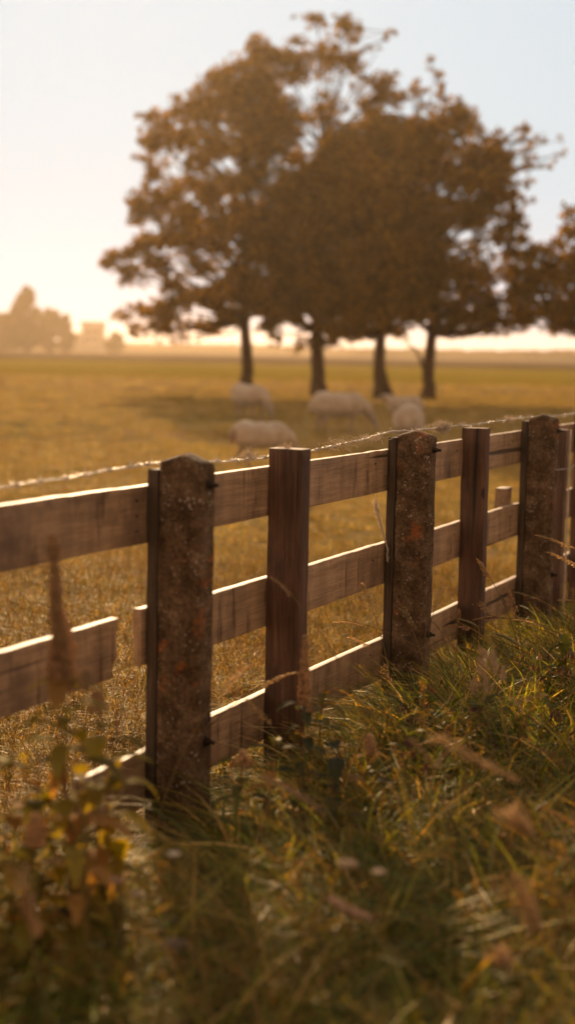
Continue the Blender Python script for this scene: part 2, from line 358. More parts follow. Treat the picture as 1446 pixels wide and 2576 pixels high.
# ---------------------------------------------------------------- scatter (geometry nodes) for uncountable grass
def make_scatter(name, pts, rots, scl, idx, variants, label):
    coll = bpy.data.collections.new(name + '_variants')      # not linked to the scene
    for i, me in enumerate(variants):
        o = bpy.data.objects.new('%s_variant_%02d' % (name, i), me); coll.objects.link(o)
    me = bpy.data.meshes.new(name); me.from_pydata([tuple(p) for p in pts], [], [])
    a = me.attributes.new('rot', 'FLOAT_VECTOR', 'POINT'); a.data.foreach_set('vector', np.asarray(rots, float).ravel())
    a = me.attributes.new('scl', 'FLOAT', 'POINT'); a.data.foreach_set('value', np.asarray(scl, float))
    a = me.attributes.new('idx', 'INT', 'POINT'); a.data.foreach_set('value', np.asarray(idx, int))
    o = bpy.data.objects.new(name, me); COL.objects.link(o)
    ng = bpy.data.node_groups.new(name + '_scatter', 'GeometryNodeTree')
    ng.interface.new_socket('Geometry', in_out='INPUT', socket_type='NodeSocketGeometry')
    ng.interface.new_socket('Geometry', in_out='OUTPUT', socket_type='NodeSocketGeometry')
    gi = ng.nodes.new('NodeGroupInput'); go = ng.nodes.new('NodeGroupOutput')
    ci = ng.nodes.new('GeometryNodeCollectionInfo'); ci.inputs['Collection'].default_value = coll
    ci.inputs['Separate Children'].default_value = True; ci.inputs['Reset Children'].default_value = True
    ip = ng.nodes.new('GeometryNodeInstanceOnPoints')
    def na(n, t):
        q = ng.nodes.new('GeometryNodeInputNamedAttribute'); q.data_type = t; q.inputs['Name'].default_value = n; return q.outputs[0]
    L = ng.links.new
    L(gi.outputs[0], ip.inputs['Points']); L(ci.outputs[0], ip.inputs['Instance']); ip.inputs['Pick Instance'].default_value = True
    L(na('idx', 'INT'), ip.inputs['Instance Index']); L(na('rot', 'FLOAT_VECTOR'), ip.inputs['Rotation']); L(na('scl', 'FLOAT'), ip.inputs['Scale'])
    L(ip.outputs[0], go.inputs[0])
    md = o.modifiers.new('scatter', 'NODES'); md.node_group = ng
    tag(o, label, 'grass', kind='stuff'); return o

GREEN = np.array([[.045, .060, .008], [.066, .080, .009], [.030, .040, .007], [.085, .092, .011], [.115, .104, .014]])
STRAW = np.array([[.30, .19, .055], [.38, .25, .09], [.24, .145, .045], [.23, .17, .035]])
RUST = np.array([[.20, .085, .04], [.16, .06, .03]])
def pickcol(n, pg, ps, pr):
    u = rng.random(n); c = GREEN[rng.integers(0, len(GREEN), n)].copy()
    s = u > pg; c[s] = STRAW[rng.integers(0, len(STRAW), s.sum())]
    s = u > pg + ps; c[s] = RUST[rng.integers(0, len(RUST), s.sum())]
    return c * (0.6 + .9 * rng.random((n, 1)))

def disc(n, r):
    a = rng.random(n) * 2 * PI; q = np.sqrt(rng.random(n)) * r
    return np.stack([q * np.cos(a), q * np.sin(a), np.zeros(n) - .01], 1)

def panicle(mb, tip, direc, length, n, sz, col, droop=.5, spread=.03):
    """open seed head: spikelets on short side branches hanging from the axis"""
    d = Vector(direc).normalized(); p = Vector(tip)
    for i in range(n):
        t = i / max(1, n - 1)
        a = random.uniform(0, 2 * PI); r = spread * (1 - t * .8) * random.uniform(.3, 1)
        q = p + d * (length * t) + Vector((math.cos(a) * r, math.sin(a) * r, -droop * r - droop * length * t * t * .5))
        ax = (d + Vector((math.cos(a), math.sin(a), -droop * 2)) * .5).normalized()
        L = sz * random.uniform(.7, 1.3)
        c = np.array(col) * random.uniform(.7, 1.3)
        s1 = ax.cross(Vector((random.random(), random.random(), random.random() + .1))).normalized() * L * .22
        v = [q - s1 * .2, q + ax * L * .4 - s1, q + ax * L, q + ax * L * .4 + s1]
        mb.add([tuple(x) for x in v], [(0, 1, 2, 3)], c)
        if i % 2 == 0:
            b0 = p + d * (length * t * .9) + Vector((0, 0, -droop * length * t * t * .4))
            e = Vector((.0004, 0, .0004)); mb.add([tuple(b0 - e), tuple(b0 + e), tuple(q + e), tuple(q - e)], [(0, 1, 2, 3)], c * .8)

def curve_pts(base, az, h, bend, n=7, droop=.0):
    out = []
    for i in range(n + 1):
        t = i / n; r = h * bend * t ** 1.9
        z = h * (t - .45 * min(bend, 1.6) * t ** 2.4) - h * droop * max(0, t - .6) ** 2 * 4
        out.append(Vector(base) + Vector((math.cos(az) * r, math.sin(az) * r, z)))
    return out

# verge clump variants
VV = []
for k in range(5):      # long arched green tussocks
    mb = MB(); n = 40
    mb.blades(disc(n, .06), rng.normal(size=n) * (.55 if k < 4 else 2.5), .24 + .24 * rng.random(n), .35 + .8 * rng.random(n), .0045 + .0045 * rng.random(n), pickcol(n, .74, .23, .03) * 2.15, seg=6, droop=.7 * rng.random(n), tilt=.35)
    VV.append(mb.mesh('verge_tussock', M['grass']))
for k in range(3):      # dense undergrowth
    mb = MB(); n = 90
    mb.blades(disc(n, .11), rng.random(n) * 2 * PI, .06 + .14 * rng.random(n), .2 + .9 * rng.random(n), .003 + .004 * rng.random(n), pickcol(n, .72, .22, .06), seg=4, tilt=.6)
    VV.append(mb.mesh('verge_undergrowth', M['grass']))
for k in range(3):      # thin straw stems with seed heads
    mb = MB(); n = 14
    mb.blades(disc(n, .06), rng.random(n) * 2 * PI, .25 + .2 * rng.random(n), .5 + .8 * rng.random(n), .002 + .002 * rng.random(n), pickcol(n, .3, .6, .1), seg=6, tilt=.4)
    for i in range(5):
        az = random.uniform(0, 2 * PI); h = random.uniform(.3, .48); b = random.uniform(.15, .5)
        ps = curve_pts((random.uniform(-.04, .04), random.uniform(-.04, .04), 0), az, h, b, 6, .1)
        col = STRAW[random.randrange(4)]; mb.tube(ps, [.0011] * 6 + [.0006], 3, col, cap=False)
        panicle(mb, ps[-2], ps[-1] - ps[-3], random.uniform(.06, .11), 34, .0062, col * .85, .4, .013)
    VV.append(mb.mesh('verge_seeding_grass', M['grass']))
for k in range(3):      # broad leaved weeds low down
    mb = MB()
    for i in range(14):
        az = random.uniform(0, 2 * PI); el = random.uniform(.2, 1.1)
        d = Vector((math.cos(az) * math.cos(el), math.sin(az) * math.cos(el), math.sin(el)))
        c = GREEN[random.randrange(3)] * random.uniform(.8, 1.3) if random.random() < .95 else RUST[random.randrange(2)] * 1.2
        st = Vector((random.uniform(-.06, .06), random.uniform(-.06, .06), random.uniform(.0, .12)))
        leaf(mb, st, d, random.uniform(.05, .12), random.uniform(.018, .04), c, random.uniform(.4, 1.4), .25, 5)
    for i in range(3):
        ps = curve_pts((random.uniform(-.04, .04), random.uniform(-.04, .04), 0), random.uniform(0, 6), random.uniform(.15, .25), .3, 4)
        mb.tube(ps, .0015, 3, (.1, .06, .03), cap=False)
    VV.append(mb.mesh('verge_weed', M['grass']))
for k in range(2):      # flattened dead straw
    mb = MB(); n = 34
    mb.blades(disc(n, .12), rng.random(n) * 2 * PI, .18 + .2 * rng.random(n), 1.2 + .5 * rng.random(n), .002 + .003 * rng.random(n), pickcol(n, .12, .68, .2), seg=6, droop=.5 * rng.random(n), tilt=.8)
    VV.append(mb.mesh('verge_straw', M['grass']))
for k in range(2):      # broad yellow green blades
    mb = MB(); n = 22
    mb.blades(disc(n, .07), rng.random(n) * 2 * PI, .22 + .24 * rng.random(n), .6 + .9 * rng.random(n), .007 + .006 * rng.random(n), np.array((.24, .20, .022)) * (.4 + .8 * rng.random((n, 1))), seg=7, droop=.7 * rng.random(n), tilt=.5)
    VV.append(mb.mesh('verge_wide_blades', M['grass']))
pts, rots, scl, idx = [], [], [], []
SKX = [-900, 0, 200, 340, 520, 600, 800, 950, 1080, 1200, 1446, 2400]
SKY_ = [1900, 1950, 2040, 2110, 2080, 1950, 1830, 1740, 1670, 1580, 1490, 1450]
def height_limit(x, y):
    """how tall the verge may grow here: low along the fence foot, taller towards the lane"""
    px = 723 + x / y * FPX; lim = float(np.interp(px, SKX, SKY_)); h = H - (lim - 880) * y / FPX
    return max(.30, min(1.05, h / (.47 - .10 * min(1, max(0, (y - 3.9) / .8)))))
cnt = 0
while cnt < 6000:
    y = 2.05 + (14 - 2.05) * random.random() ** 1.35; x = random.uniform(-.27 * y - .45, .27 * y + .5)
    n_ = side(x, y)
    if n_ < -.02: continue
    if n_ > 2.8: continue
    cnt += 1
    r = random.random(); patch = mnoise.noise(Vector((x * 1.6, y * 1.6, 3)))
    if r < .62: i = random.randrange(5)
    elif r < .80: i = 5 + random.randrange(3)
    elif r < .885: i = 8 + random.randrange(3)
    elif r < .885 + (.03 if patch < .1 else .07): i = 11 + random.randrange(3)
    elif r < .94: i = 14 + random.randrange(2)
    else: i = 16 + random.randrange(2)
    if y < 3.6 and random.random() < .12: i = 16 + random.randrange(2)
    pts.append((x, y, 0)); rots.append((random.gauss(.10, .14), random.gauss(.10, .14), random.uniform(0, 2 * PI)))
    scl.append(random.uniform(.7, 1.15) * height_limit(x, y) * (1 + .2 * patch)); idx.append(i)
# sparse tufts on the field side of the rails
for _ in range(520):
    s_ = random.uniform(-2.2, 8); n_ = -abs(random.gauss(0, .22)) - .03
    p = floc(s_, n_); pts.append((p.x, p.y, 0)); rots.append((0, 0, random.uniform(0, 6.28))); scl.append(random.uniform(.3, .6))
    idx.append(random.choice([5, 6, 7, 8, 9, 10, 14, 15, 0, 1]))
make_scatter('verge_grass', pts, rots, scl, idx, VV, 'tall tangled green and straw coloured grass on the near side of the wooden fence')

# pasture clumps
PGC = np.array([[.20, .175, .045], [.28, .22, .065], [.35, .25, .10], [.42, .30, .14], [.13, .135, .03], [.35, .21, .085]])
def pastcol(n): return PGC[rng.integers(0, len(PGC), n)] * (.75 + .75 * rng.random((n, 1)))
PV = []
for k in range(4):
    mb = MB(); n = 90
    c = pastcol(n) * 1.25
    mb.blades(disc(n, .14), rng.random(n) * 2 * PI, (.025 + .045 * rng.random(n)), .4 + .9 * rng.random(n), .0025 + .002 * rng.random(n), c, seg=3, tilt=.6)
    PV.append(mb.mesh('pasture_tuft', M['pgrass']))
for k in range(2):
    mb = MB(); n = 40
    mb.blades(disc(n, .12), rng.random(n) * 2 * PI, (.04 + .07 * rng.random(n)), .6 + .8 * rng.random(n), .002 + .003 * rng.random(n), pastcol(n) * 1.3, seg=4, tilt=.6)
    for i in range(5):
        ps = curve_pts((random.uniform(-.1, .1), random.uniform(-.1, .1), 0), random.uniform(0, 6.3), random.uniform(.12, .24), .3, 4)
        mb.tube(ps, .0009, 3, STRAW[0], cap=False); panicle(mb, ps[-2], ps[-1] - ps[-3], .04, 10, .008, STRAW[1], .4, .012)
    PV.append(mb.mesh('pasture_dry_tuft', M['pgrass']))
for k in range(2):
    mb = MB(); n = 60
    mb.blades(disc(n, .10), rng.random(n) * 2 * PI, (.05 + .09 * rng.random(n)), .5 + .8 * rng.random(n), .003 + .003 * rng.random(n), pastcol(n), seg=4, tilt=.5)
    PV.append(mb.mesh('pasture_tussock', M['pgrass']))
pts, rots, scl, idx = [], [], [], []
def scatter_band(n, y0, y1, s0, s1, pt):
    k = 0
    while k < n:
        y = math.sqrt(random.uniform(y0 * y0, y1 * y1)); x = random.uniform(-.24 * y - .6, .24 * y + .6)
        if side(x, y) > -.12: continue
        k += 1; pv = mnoise.noise(Vector((x * .5, y * .5, 0)))
        r = random.random()
        i = random.randrange(4) if r < .62 - .3 * pv else (4 + random.randrange(2) if r < .62 - .3 * pv + pt else 6 + random.randrange(2))
        pts.append((x, y, 0)); rots.append((0, 0, random.uniform(0, 6.28))); scl.append(random.uniform(s0, s1)); idx.append(i)
scatter_band(3600, 3, 9, .7, 1.2, .28)
scatter_band(4600, 9, 20, .7, 1.1, .20)
scatter_band(4200, 20, 44, .8, 1.4, .16)
scatter_band(1500, 44, 64, 1.2, 2.4, .3)
make_scatter('pasture_grass', pts, rots, scl, idx, PV, 'short grazed sunlit grass of the sheep pasture beyond the fence')

# ---------------------------------------------------------------- fence
fence = empty('wooden_fence', FO, math.atan2(D.y, D.x))     # local +X along the fence, local -Y is the road side
tag(fence, 'weathered three rail wooden fence with lichen covered concrete posts and barbed wire along the top', 'fence')
def box_part(name, mat, parent, loc, size, nseg=(1, 1, 1), jitter=.0012, bev=.003, seed=0, shape=None):
    """box with local origin at its base corner-centre; subdivided, worn edges"""
    bm = bmesh.new(); bmesh.ops.create_cube(bm, size=1)
    for v in bm.verts: v.co = Vector(((v.co.x) * size[0], v.co.y * size[1], (v.co.z + .5) * size[2]))
    for ax in range(3):
        if nseg[ax] > 1:
            es = [e for e in bm.edges if abs((e.verts[0].co - e.verts[1].co)[ax]) > size[ax] * .9]
            bmesh.ops.subdivide_edges(bm, edges=es, cuts=nseg[ax] - 1, use_grid_fill=True)
    sharp = [e for e in bm.edges if len(e.link_faces) == 2 and e.calc_face_angle() > .5]
    bmesh.ops.bevel(bm, geom=sharp, offset=bev, segments=2, affect='EDGES', profile=.6)
    for v in bm.verts:
        q = v.co * 9 + Vector((seed * 3.1, seed * 1.7, seed))
        nn = mnoise.noise_vector(q) + .5 * mnoise.noise_vector(q * 3.3)
        v.co += nn * jitter
        if shape: shape(v)
    me = bpy.data.meshes.new(name); bm.to_mesh(me); bm.free(); me.materials.append(mat)
    for p in me.polygons: p.use_smooth = True
    try: me.set_sharp_from_angle(angle=math.radians(38))
    except Exception: pass
    o = bpy.data.objects.new(name, me); COL.objects.link(o); o.location = loc; o.parent = parent
    return o

def concrete_post(s, top=1.085, seed=0, w=.13, t=.07, n0=.036, lean=0):
    def shp(v):
        # chamfered vertical arrises, humped top
        if v.co.z > top - .03:
            a = (v.co.y) / (w / 2); b = v.co.x / (t / 2)
            v.co.z -= .021 * abs(a) + .006 * abs(b)
        q = v.co * 26 + Vector((seed, seed, 0)); v.co += mnoise.noise_vector(q) * .0022
    o = box_part('concrete_post', M['concrete'], fence, (s + t / 2, -(n0 + w / 2), 0), (t, w, top), (5, 8, 60), .0025, .008, seed, shp)
    o.rotation_euler = (0, lean, 0)
    for z in (1.01, .33):
        mb = MB()
        y0 = -w / 2; mb.tube([(0, y0 + .01, z), (0, y0 - .028, z)], .0055, 8)
        # nut: hexagon, and a washer
        mb.tube([(0, y0 + .002, z), (0, y0 - .004, z)], .014, 12)
        mb.tube([(0, y0 - .004, z), (0, y0 - .014, z)], .0095, 6)
        mb.build('bolt', M['iron'], o)
    return o
def batten(s, top=1.035, seed=0, t=.034):
    box_part('batten', M['batten'], fence, (s + .05, -t / 2 - .001, 0), (.10, t - .003, top), (2, 2, 24), .0015, .003, seed)
CPS = [-SP, 0, SP, 2 * SP, 3 * SP, 4 * SP]
for i, s in enumerate(CPS):
    concrete_post(s, (1.085, 1.09, 1.082, 1.088, 1.085, 1.085)[i], i * 7 + 1, lean=(0, 0, .004, -.003, 0, 0)[i])
    batten(s, (1.03, 1.045, 1.05, 1.05, 1.045, 1.04)[i], i + 3)
def wood_post(s, top, w, t, seed, mat='post', lean=0, tilt=0):
    o = box_part('wooden_post', M[mat], fence, (s + t / 2, -(.002 + w / 2), 0), (t, w, top), (2, 4, 40), .0014, .003, seed)
    o.rotation_euler = (tilt, lean, 0)
wood_post(.70, 1.062, .112, .062, 31)
wood_post(2.50, 1.052, .105, .055, 33, tilt=-.008)
wood_post(3.66, 1.00, .125, .045, 35, 'greypost')
wood_post(4.28, 1.06, .11, .06, 37, 'greypost')
wood_post(5.8, 1.05, .11, .06, 39, 'post')
wood_post(-.95, 1.05, .11, .06, 41, 'post')
# thin pale strip up the edge of the sixth post
mb = MB(); mb.tube([(3.70, -.139, 0), (3.70, -.137, 1.0)], .0045, 6); mb.build('pale_edge_strip', simple_mat('pale_edge_strip', (.62, .52, .42), .5), fence)
# rails
RH = .152
def rail(s0, s1, ztop, seed, dz0=0, dz1=0, h=RH, cut=None, name='rail'):
    L = s1 - s0
    def shp(v):
        u = (v.co.x + L / 2) / L
        v.co.z += dz0 * (1 - u) + dz1 * u + .0035 * mnoise.noise(Vector((v.co.x * 1.3, seed, 0)))
        if v.co.z > h * .8: v.co.z += .002 * mnoise.noise(Vector((v.co.x * 14, seed * 2, 1)))
        if cut: cut(v, u, L)
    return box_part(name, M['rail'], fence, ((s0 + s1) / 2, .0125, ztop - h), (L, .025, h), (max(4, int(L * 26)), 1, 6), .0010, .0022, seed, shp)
for i in range(5):
    s0 = CPS[i] + .052; s1 = CPS[i + 1] + .048
    for j, z in enumerate((1.003, .657, .305)):
        if i == 0 and j == 1:
            def cut(v, u, L):
                if u > .97: v.co.x += (.09 * (1 - v.co.z / RH) * (-0.25) + .035 * mnoise.noise(Vector((0, v.co.z * 55, 3))) + .02 * mnoise.noise(Vector((1, v.co.z * 130, 3)))) + .02
            rail(s0, -.150, z + .012, 51, 0, 0, cut=cut)
            rail(-.020, .048, z + .018, 52, 0, 0, RH)       # stub still nailed behind the post
        elif i == 0 and j == 2:
            rail(-.30, s1, z - .018, 53)
        else:
            rail(s0, s1, z, 10 * i + j, random.uniform(-.004, .004), random.uniform(-.004, .004))
# short stake behind the middle rail, near the third concrete post
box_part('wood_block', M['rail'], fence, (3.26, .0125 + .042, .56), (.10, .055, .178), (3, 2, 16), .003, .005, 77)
# nails
for s in (-.05, ):
    for z in (.965, .925, .885):
        mb = MB(); mb.tube([(s, -.0005, z), (s, -.004, z)], .003, 6); mb.build('nail', M['iron'], fence)
for s in (1.55, 3.2, 2.42):
    for z in (.96, .61, .26):
        mb = MB(); mb.tube([(s, -.0002, z), (s, -.003, z)], .0028, 6); mb.build('nail', M['iron'], fence)
# barbed wire, one run per bay
def wire_run(p0, p1, sag, seed):
    mb = MB(); L = (p1 - p0).length; n = int(L * 130); rr = random.Random(seed)
    def c(t):
        p = p0.lerp(p1, t); p.z -= sag * 4 * t * (1 - t)
        p.z += .006 * mnoise.noise(Vector((t * L * 6, seed, 0))); p.y += .006 * mnoise.noise(Vector((t * L * 6, seed, 5))); return p
    for ph in (0, PI):
        ps = []
        for i in range(n + 1):
            t = i / n; a = t * L * 2 * PI / .032 + ph
            ps.append(c(t) + Vector((0, math.cos(a), math.sin(a))) * .0026)
        mb.tube(ps, .0017, 5)
    t = .04
    while t < 1:
        p = c(t); ps = []
        for i in range(26):
            a = i / 25 * 4 * PI; ps.append(p + Vector((.0012 * (i - 12) * .5, math.cos(a) * .0045, math.sin(a) * .0045)))
        d0 = Vector((rr.uniform(-.4, .4), rr.uniform(-1, 1), rr.uniform(.2, 1))).normalized(); d1 = Vector((rr.uniform(-.4, .4), rr.uniform(-1, 1), rr.uniform(-1, 1))).normalized()
        mb.tube([ps[0] + d0 * .016] + ps + [ps[-1] + d1 * .018], [.0005] + [.0014] * 26 + [.0005], 5)
        for q in range(2):
            d2 = Vector((rr.uniform(-.4, .4), rr.uniform(-1, 1), rr.uniform(-.6, 1))).normalized(); mb.tube([p - d2 * .003, p + d2 * .022], [.0015, .0006], 4)
        t += rr.uniform(.075, .11) / L
    mb.build('barbed_wire', M['wire'], fence, smooth=True)
wz = [1.0, 1.052, 1.05, 1.06, 1.05, 1.05]
wire_run(Vector((-1.9, .03, 1.02)), Vector((.05, .012, 1.055)), .004, 1)
wire_run(Vector((.05, .012, 1.055)), Vector((SP + .03, .012, 1.066)), .028, 2)
wire_run(Vector((SP + .03, .012, 1.066)), Vector((2 * SP + .03, .012, 1.062)), .006, 3)
wire_run(Vector((2 * SP + .03, .012, 1.062)), Vector((3 * SP, .012, 1.05)), .006, 4)
mb = MB(); mb.tube([(3.34, -.168, .83), (3.40, -.169, .825), (3.55, -.14, .815), (3.70, -.1435, .81), (3.9, -.12, .82), (4.3, -.116, .82)], .0011, 4)
mb.build('tie_wire', M['wire'], fence)
# lichen patch on the third post's near face: domed crusts, real relief
for (n, z, r, c) in ((.062, .985, .016, (.34, .095, .025)), (.078, .93, .011, (.30, .09, .03)), (.135, .86, .010, (.26, .08, .03)), (.09, .72, .009, (.3, .1, .03))):
    pass

# ---------------------------------------------------------------- wool caught on the wire
def wool(name, label, centre, spread, n, length, rad=.0006, dirn=None, group=None):
    mb = MB(); rr = random.Random(hash(label) % 999 if False else len(label) + n)
    for i in range(n):
        p = Vector(centre) + Vector((rr.gauss(0, spread[0]), rr.gauss(0, spread[1]), rr.gauss(0, spread[2])))
        v = Vector((rr.uniform(-1, 1), rr.uniform(-1, 1), rr.uniform(-.6, 1))).normalized()
        if dirn is not None: v = (v * .5 + Vector(dirn)).normalized()
        ps = [p.copy()]
        for k in range(9):
            v = (v + Vector((rr.gauss(0, .5), rr.gauss(0, .5), rr.gauss(0, .5))) * (.9 if dirn is None else .35) + (Vector(dirn) * .3 if dirn is not None else Vector())).normalized()
            p = p + v * length / 9 * rr.uniform(.6, 1.3); ps.append(p.copy())
        mb.tube(ps, rad * rr.uniform(.6, 1.4), 3, np.array((.72, .62, .50)) * rr.uniform(.7, 1.1), cap=False)
    o = mb.build(name, M['wool']); tag(o, label, 'wool', group); return o
a = floc(SP + .60, -.01, 1.062)
wool('wool_tuft', 'fluffy white wool tuft caught on the barbed wire just right of the second concrete post', a, (.014, .028, .006), 520, .03, rad=.0009)
wool('wool_tuft', 'straggly wool wisps tangled round the wire left of the second concrete post', floc(SP - .13, -.015, 1.052), (.022, .042, .003), 190, .022, group='wool snagged on the wire')
wool('wool_tuft', 'thin wool wisps snagged on the wire between the nearest wooden post and second concrete post', floc(SP - .38, -.015, 1.045), (.02, .035, .004), 60, .04, group='wool snagged on the wire')
wool('wool_tuft', 'small wool scraps on the wire just left of the nearest wooden post', floc(.60, -.015, 1.045), (.010, .018, .003), 90, .03, group='wool snagged on the wire')
wool('wool_tuft', 'thin wool scraps along the wire left of the third concrete post', floc(2 * SP - .15, -.015, 1.06), (.014, .026, .003), 110, .03, group='wool snagged on the wire')
wool('wool_tuft', 'tiny wool rim on top of the nearest wooden post', floc(.73, .05, 1.066), (.008, .014, .001), 46, .02, group='wool snagged on the wire')
# hanging strand between top and middle rail by the second concrete post
mb = MB(); rr = random.Random(4)
P0, P1 = floc(SP - .13, .012, .82), floc(SP - .008, .016, .64)
for k in range(46):
    ps = []
    for i in range(13):
        t = i / 12; p = P0.lerp(P1, t); e = .010 * (1 - t) ** 1.5 + .0025
        ps.append(p + Vector((rr.gauss(0, e * .5), rr.gauss(0, e * .5), rr.gauss(0, e * .6) + (.02 * (1 - t) ** 3 * rr.uniform(-1, 1)))))
    mb.tube(ps, .0009, 3, (.85, .76, .62), cap=False)
for k in range(14):
    ps = []
    for i in range(6):
        t = i / 5; ps.append(P1 + Vector((rr.gauss(0, .003), rr.gauss(0, .003), -.045 * t + rr.gauss(0, .003))))
    mb.tube(ps, .0005, 3, (.7, .6, .45), cap=False)
tag(mb.build('wool_strand', M['wool']), 'twisted wool strand hanging between top and middle rails by the second concrete post', 'wool')
# curly loop of dead stem above the wooden post
mb = MB(); c0 = at(700, 1132, 4.45)
ps = []
for i in range(24):
    t = i / 23; px = 695 + 120 * t ** 1.4 ; py = 1136 - 26 * math.sin(min(1, t * 1.6) * PI * .5) + 18 * t ** 2
    ps.append(at(px, py, 4.42 + .25 * t))
mb.tube(ps, .0008, 4, (.4, .28, .16)); tag(mb.build('bent_stem', M['seed']), 'thin curved dry stem arching over the top of the nearest wooden post', 'stem')

# ---------------------------------------------------------------- sheep
def fleece_mat():
    m, nt, out, N, Lk = newmat('fleece')
    vc = N('ShaderNodeVertexColor'); vc.layer_name = 'Col'; tc = N('ShaderNodeTexCoord')
    n = N('ShaderNodeTexNoise', Scale=26.0, Detail=5.0, Roughness=.7); Lk(tc.outputs['Object'], n.inputs['Vector'])
    n2 = N('ShaderNodeTexNoise', Scale=5.0, Detail=3.0); Lk(tc.outputs['Object'], n2.inputs['Vector'])
    r = ramp(N, [(.35, (.72, .68, .62)), (.65, (1.1, 1.08, 1.05))]); Lk(n.outputs[0], r.inputs[0])
    c = mix(N, Lk, vc.outputs[0], r.outputs[0], .6, 'MULTIPLY'); r2 = ramp(N, [(.4, (.8, .74, .66)), (.6, (1, 1, 1))]); Lk(n2.outputs[0], r2.inputs[0])
    c = mix(N, Lk, c, r2.outputs[0], .8, 'MULTIPLY')
    b = N('ShaderNodeBsdfPrincipled', Roughness=.95); b.inputs['Specular IOR Level'].default_value = .05; Lk(c, b.inputs['Base Color'])
    b.inputs['Sheen Weight'].default_value = .5; b.inputs['Sheen Roughness'].default_value = .6
    bp = N('ShaderNodeBump', Strength=.8, Distance=.02); Lk(n.outputs[0], bp.inputs['Height']); Lk(bp.outputs[0], b.inputs['Normal'])
    Lk(b.outputs[0], out.inputs[0]); return m
FL = fleece_mat()
def make_sheep(pose, seed):
    """pose 'graze' or 'lie'. Faces +X, feet at z=0, body length about 1.15 m."""
    mb = MB(); B = mb.blob
    lie = pose == 'lie'; zb = .30 if lie else .56
    B((-.30, 0, zb + .01), (.26, .235, .245), seg=20, rings=14)          # rump
    B((-.02, 0, zb - .015), (.38, .255, .245), seg=20, rings=14)         # barrel
    B((.26, 0, zb), (.24, .215, .235), seg=20, rings=14)                 # shoulder
    mb.tube([(-.5, 0, zb + .08), (-.57, 0, zb - .02), (-.57, 0, zb - .17)], [.045, .04, .03], 10)   # tail
    if lie:
        mb.tube([(.36, 0, zb + .08), (.50, .02, zb + .17), (.58, .03, zb + .2)], [.15, .11, .09], 12)
        hb, hd = Vector((.58, .03, zb + .22)), Vector((.85, .1, -.32)).normalized()
        for sy in (-1, 1):
            mb.tube([(.3, sy * .14, .16), (.46, sy * .15, .06), (.28, sy * .17, .04)], [.07, .04, .03], 8)
            mb.tube([(-.3, sy * .16, .2), (-.12, sy * .24, .07), (-.34, sy * .26, .04)], [.11, .05, .03], 8)
    else:
        mb.tube([(.34, 0, zb + .05), (.52, .01, zb - .06), (.64, .02, zb - .24)], [.165, .12, .085], 12)   # neck down to graze
        hb, hd = Vector((.66, .02, zb - .26)), Vector((.42, .02, -.9)).normalized()
        off = [(.28, .11), (.22, -.11), (-.34, .12), (-.28, -.12)]
        for k, (x, y) in enumerate(off):
            dx = (seed * 37 + k * 53) % 7 * .012 - .04
            if k < 2: mb.tube([(x, y, zb - .12), (x + .01, y, .33), (x + .015 + dx * .4, y, .17), (x + dx, y, .05), (x + dx, y, .0)], [.085, .045, .034, .027, .032], 10)
            else: mb.tube([(x, y, zb - .08), (x + .05, y, .36), (x - .045, y, .22), (x - .02 + dx, y, .06), (x - .015 + dx, y, .0)], [.12, .07, .038, .027, .032], 10)
    # head: skull, muzzle, ears
    B(tuple(hb + hd * .05), (.07, .07, .10), axis=hd, seg=14, rings=10)
    B(tuple(hb + hd * .15), (.048, .045, .10), axis=hd, seg=14, rings=10)
    for sy in (-1, 1): B(tuple(hb + Vector((-.02, sy * .095, .02))), (.016, .03, .06), axis=(0.1, sy, -.25), seg=10, rings=8)
    me = mb.mesh('sheep_raw', FL); tmp = bpy.data.objects.new('sheep_raw', me); COL.objects.link(tmp)
    rm = tmp.modifiers.new('r', 'REMESH'); rm.mode = 'VOXEL'; rm.voxel_size = .017; rm.use_smooth_shade = True
    sm = tmp.modifiers.new('s', 'SMOOTH'); sm.factor = .5; sm.iterations = 5
    dg = bpy.context.evaluated_depsgraph_get(); dg.update()
    m2 = bpy.data.meshes.new_from_object(tmp.evaluated_get(dg)); bpy.data.objects.remove(tmp)
    n = len(m2.vertices); co_ = np.empty(n * 3); m2.vertices.foreach_get('co', co_); co_ = co_.reshape(-1, 3)
    col = np.ones((n, 3)) * np.array((.52, .42, .33))
    for i in range(n):
        p = Vector(co_[i]); face = (p - hb).dot(hd) > .0 and (p - hb).length < .34
        if face: col[i] = (.30, .24, .2)
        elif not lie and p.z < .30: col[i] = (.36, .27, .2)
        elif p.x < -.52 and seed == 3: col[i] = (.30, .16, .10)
        elif p.z < zb - .10 and not lie: col[i] = np.array((.40, .31, .23)) * (1 - .2 * min(1, (zb - .10 - p.z) / .15))  # underside shade painted into the belly colour, along with dirty fleece
        else:
            q = mnoise.noise_vector(p * 22) * .012 + mnoise.noise_vector(p * 9) * .012; co_[i] += np.array(q)
    m2.vertices.foreach_set('co', co_.ravel())
    for a_ in list(m2.color_attributes): m2.color_attributes.remove(a_)
    a_ = m2.color_attributes.new('Col', 'FLOAT_COLOR', 'POINT'); a_.data.foreach_set('color', np.concatenate([col, np.ones((n, 1))], 1).ravel())
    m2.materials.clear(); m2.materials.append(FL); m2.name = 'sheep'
    m2.polygons.foreach_set('use_smooth', [True] * len(m2.polygons)); m2.update()
    return m2
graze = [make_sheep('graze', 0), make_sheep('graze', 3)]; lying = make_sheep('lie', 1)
def ground_pt(px, Y): q = at(px, 900, Y); return (q.x, Y, 0)
def sheep(me, px, Y, rz, sc, label):
    o = bpy.data.objects.new('sheep', me); COL.objects.link(o); o.location = ground_pt(px, Y); o.rotation_euler = (0, 0, math.radians(rz)); o.scale = (sc,) * 3
    tag(o, label, 'sheep', 'sheep in the pasture')
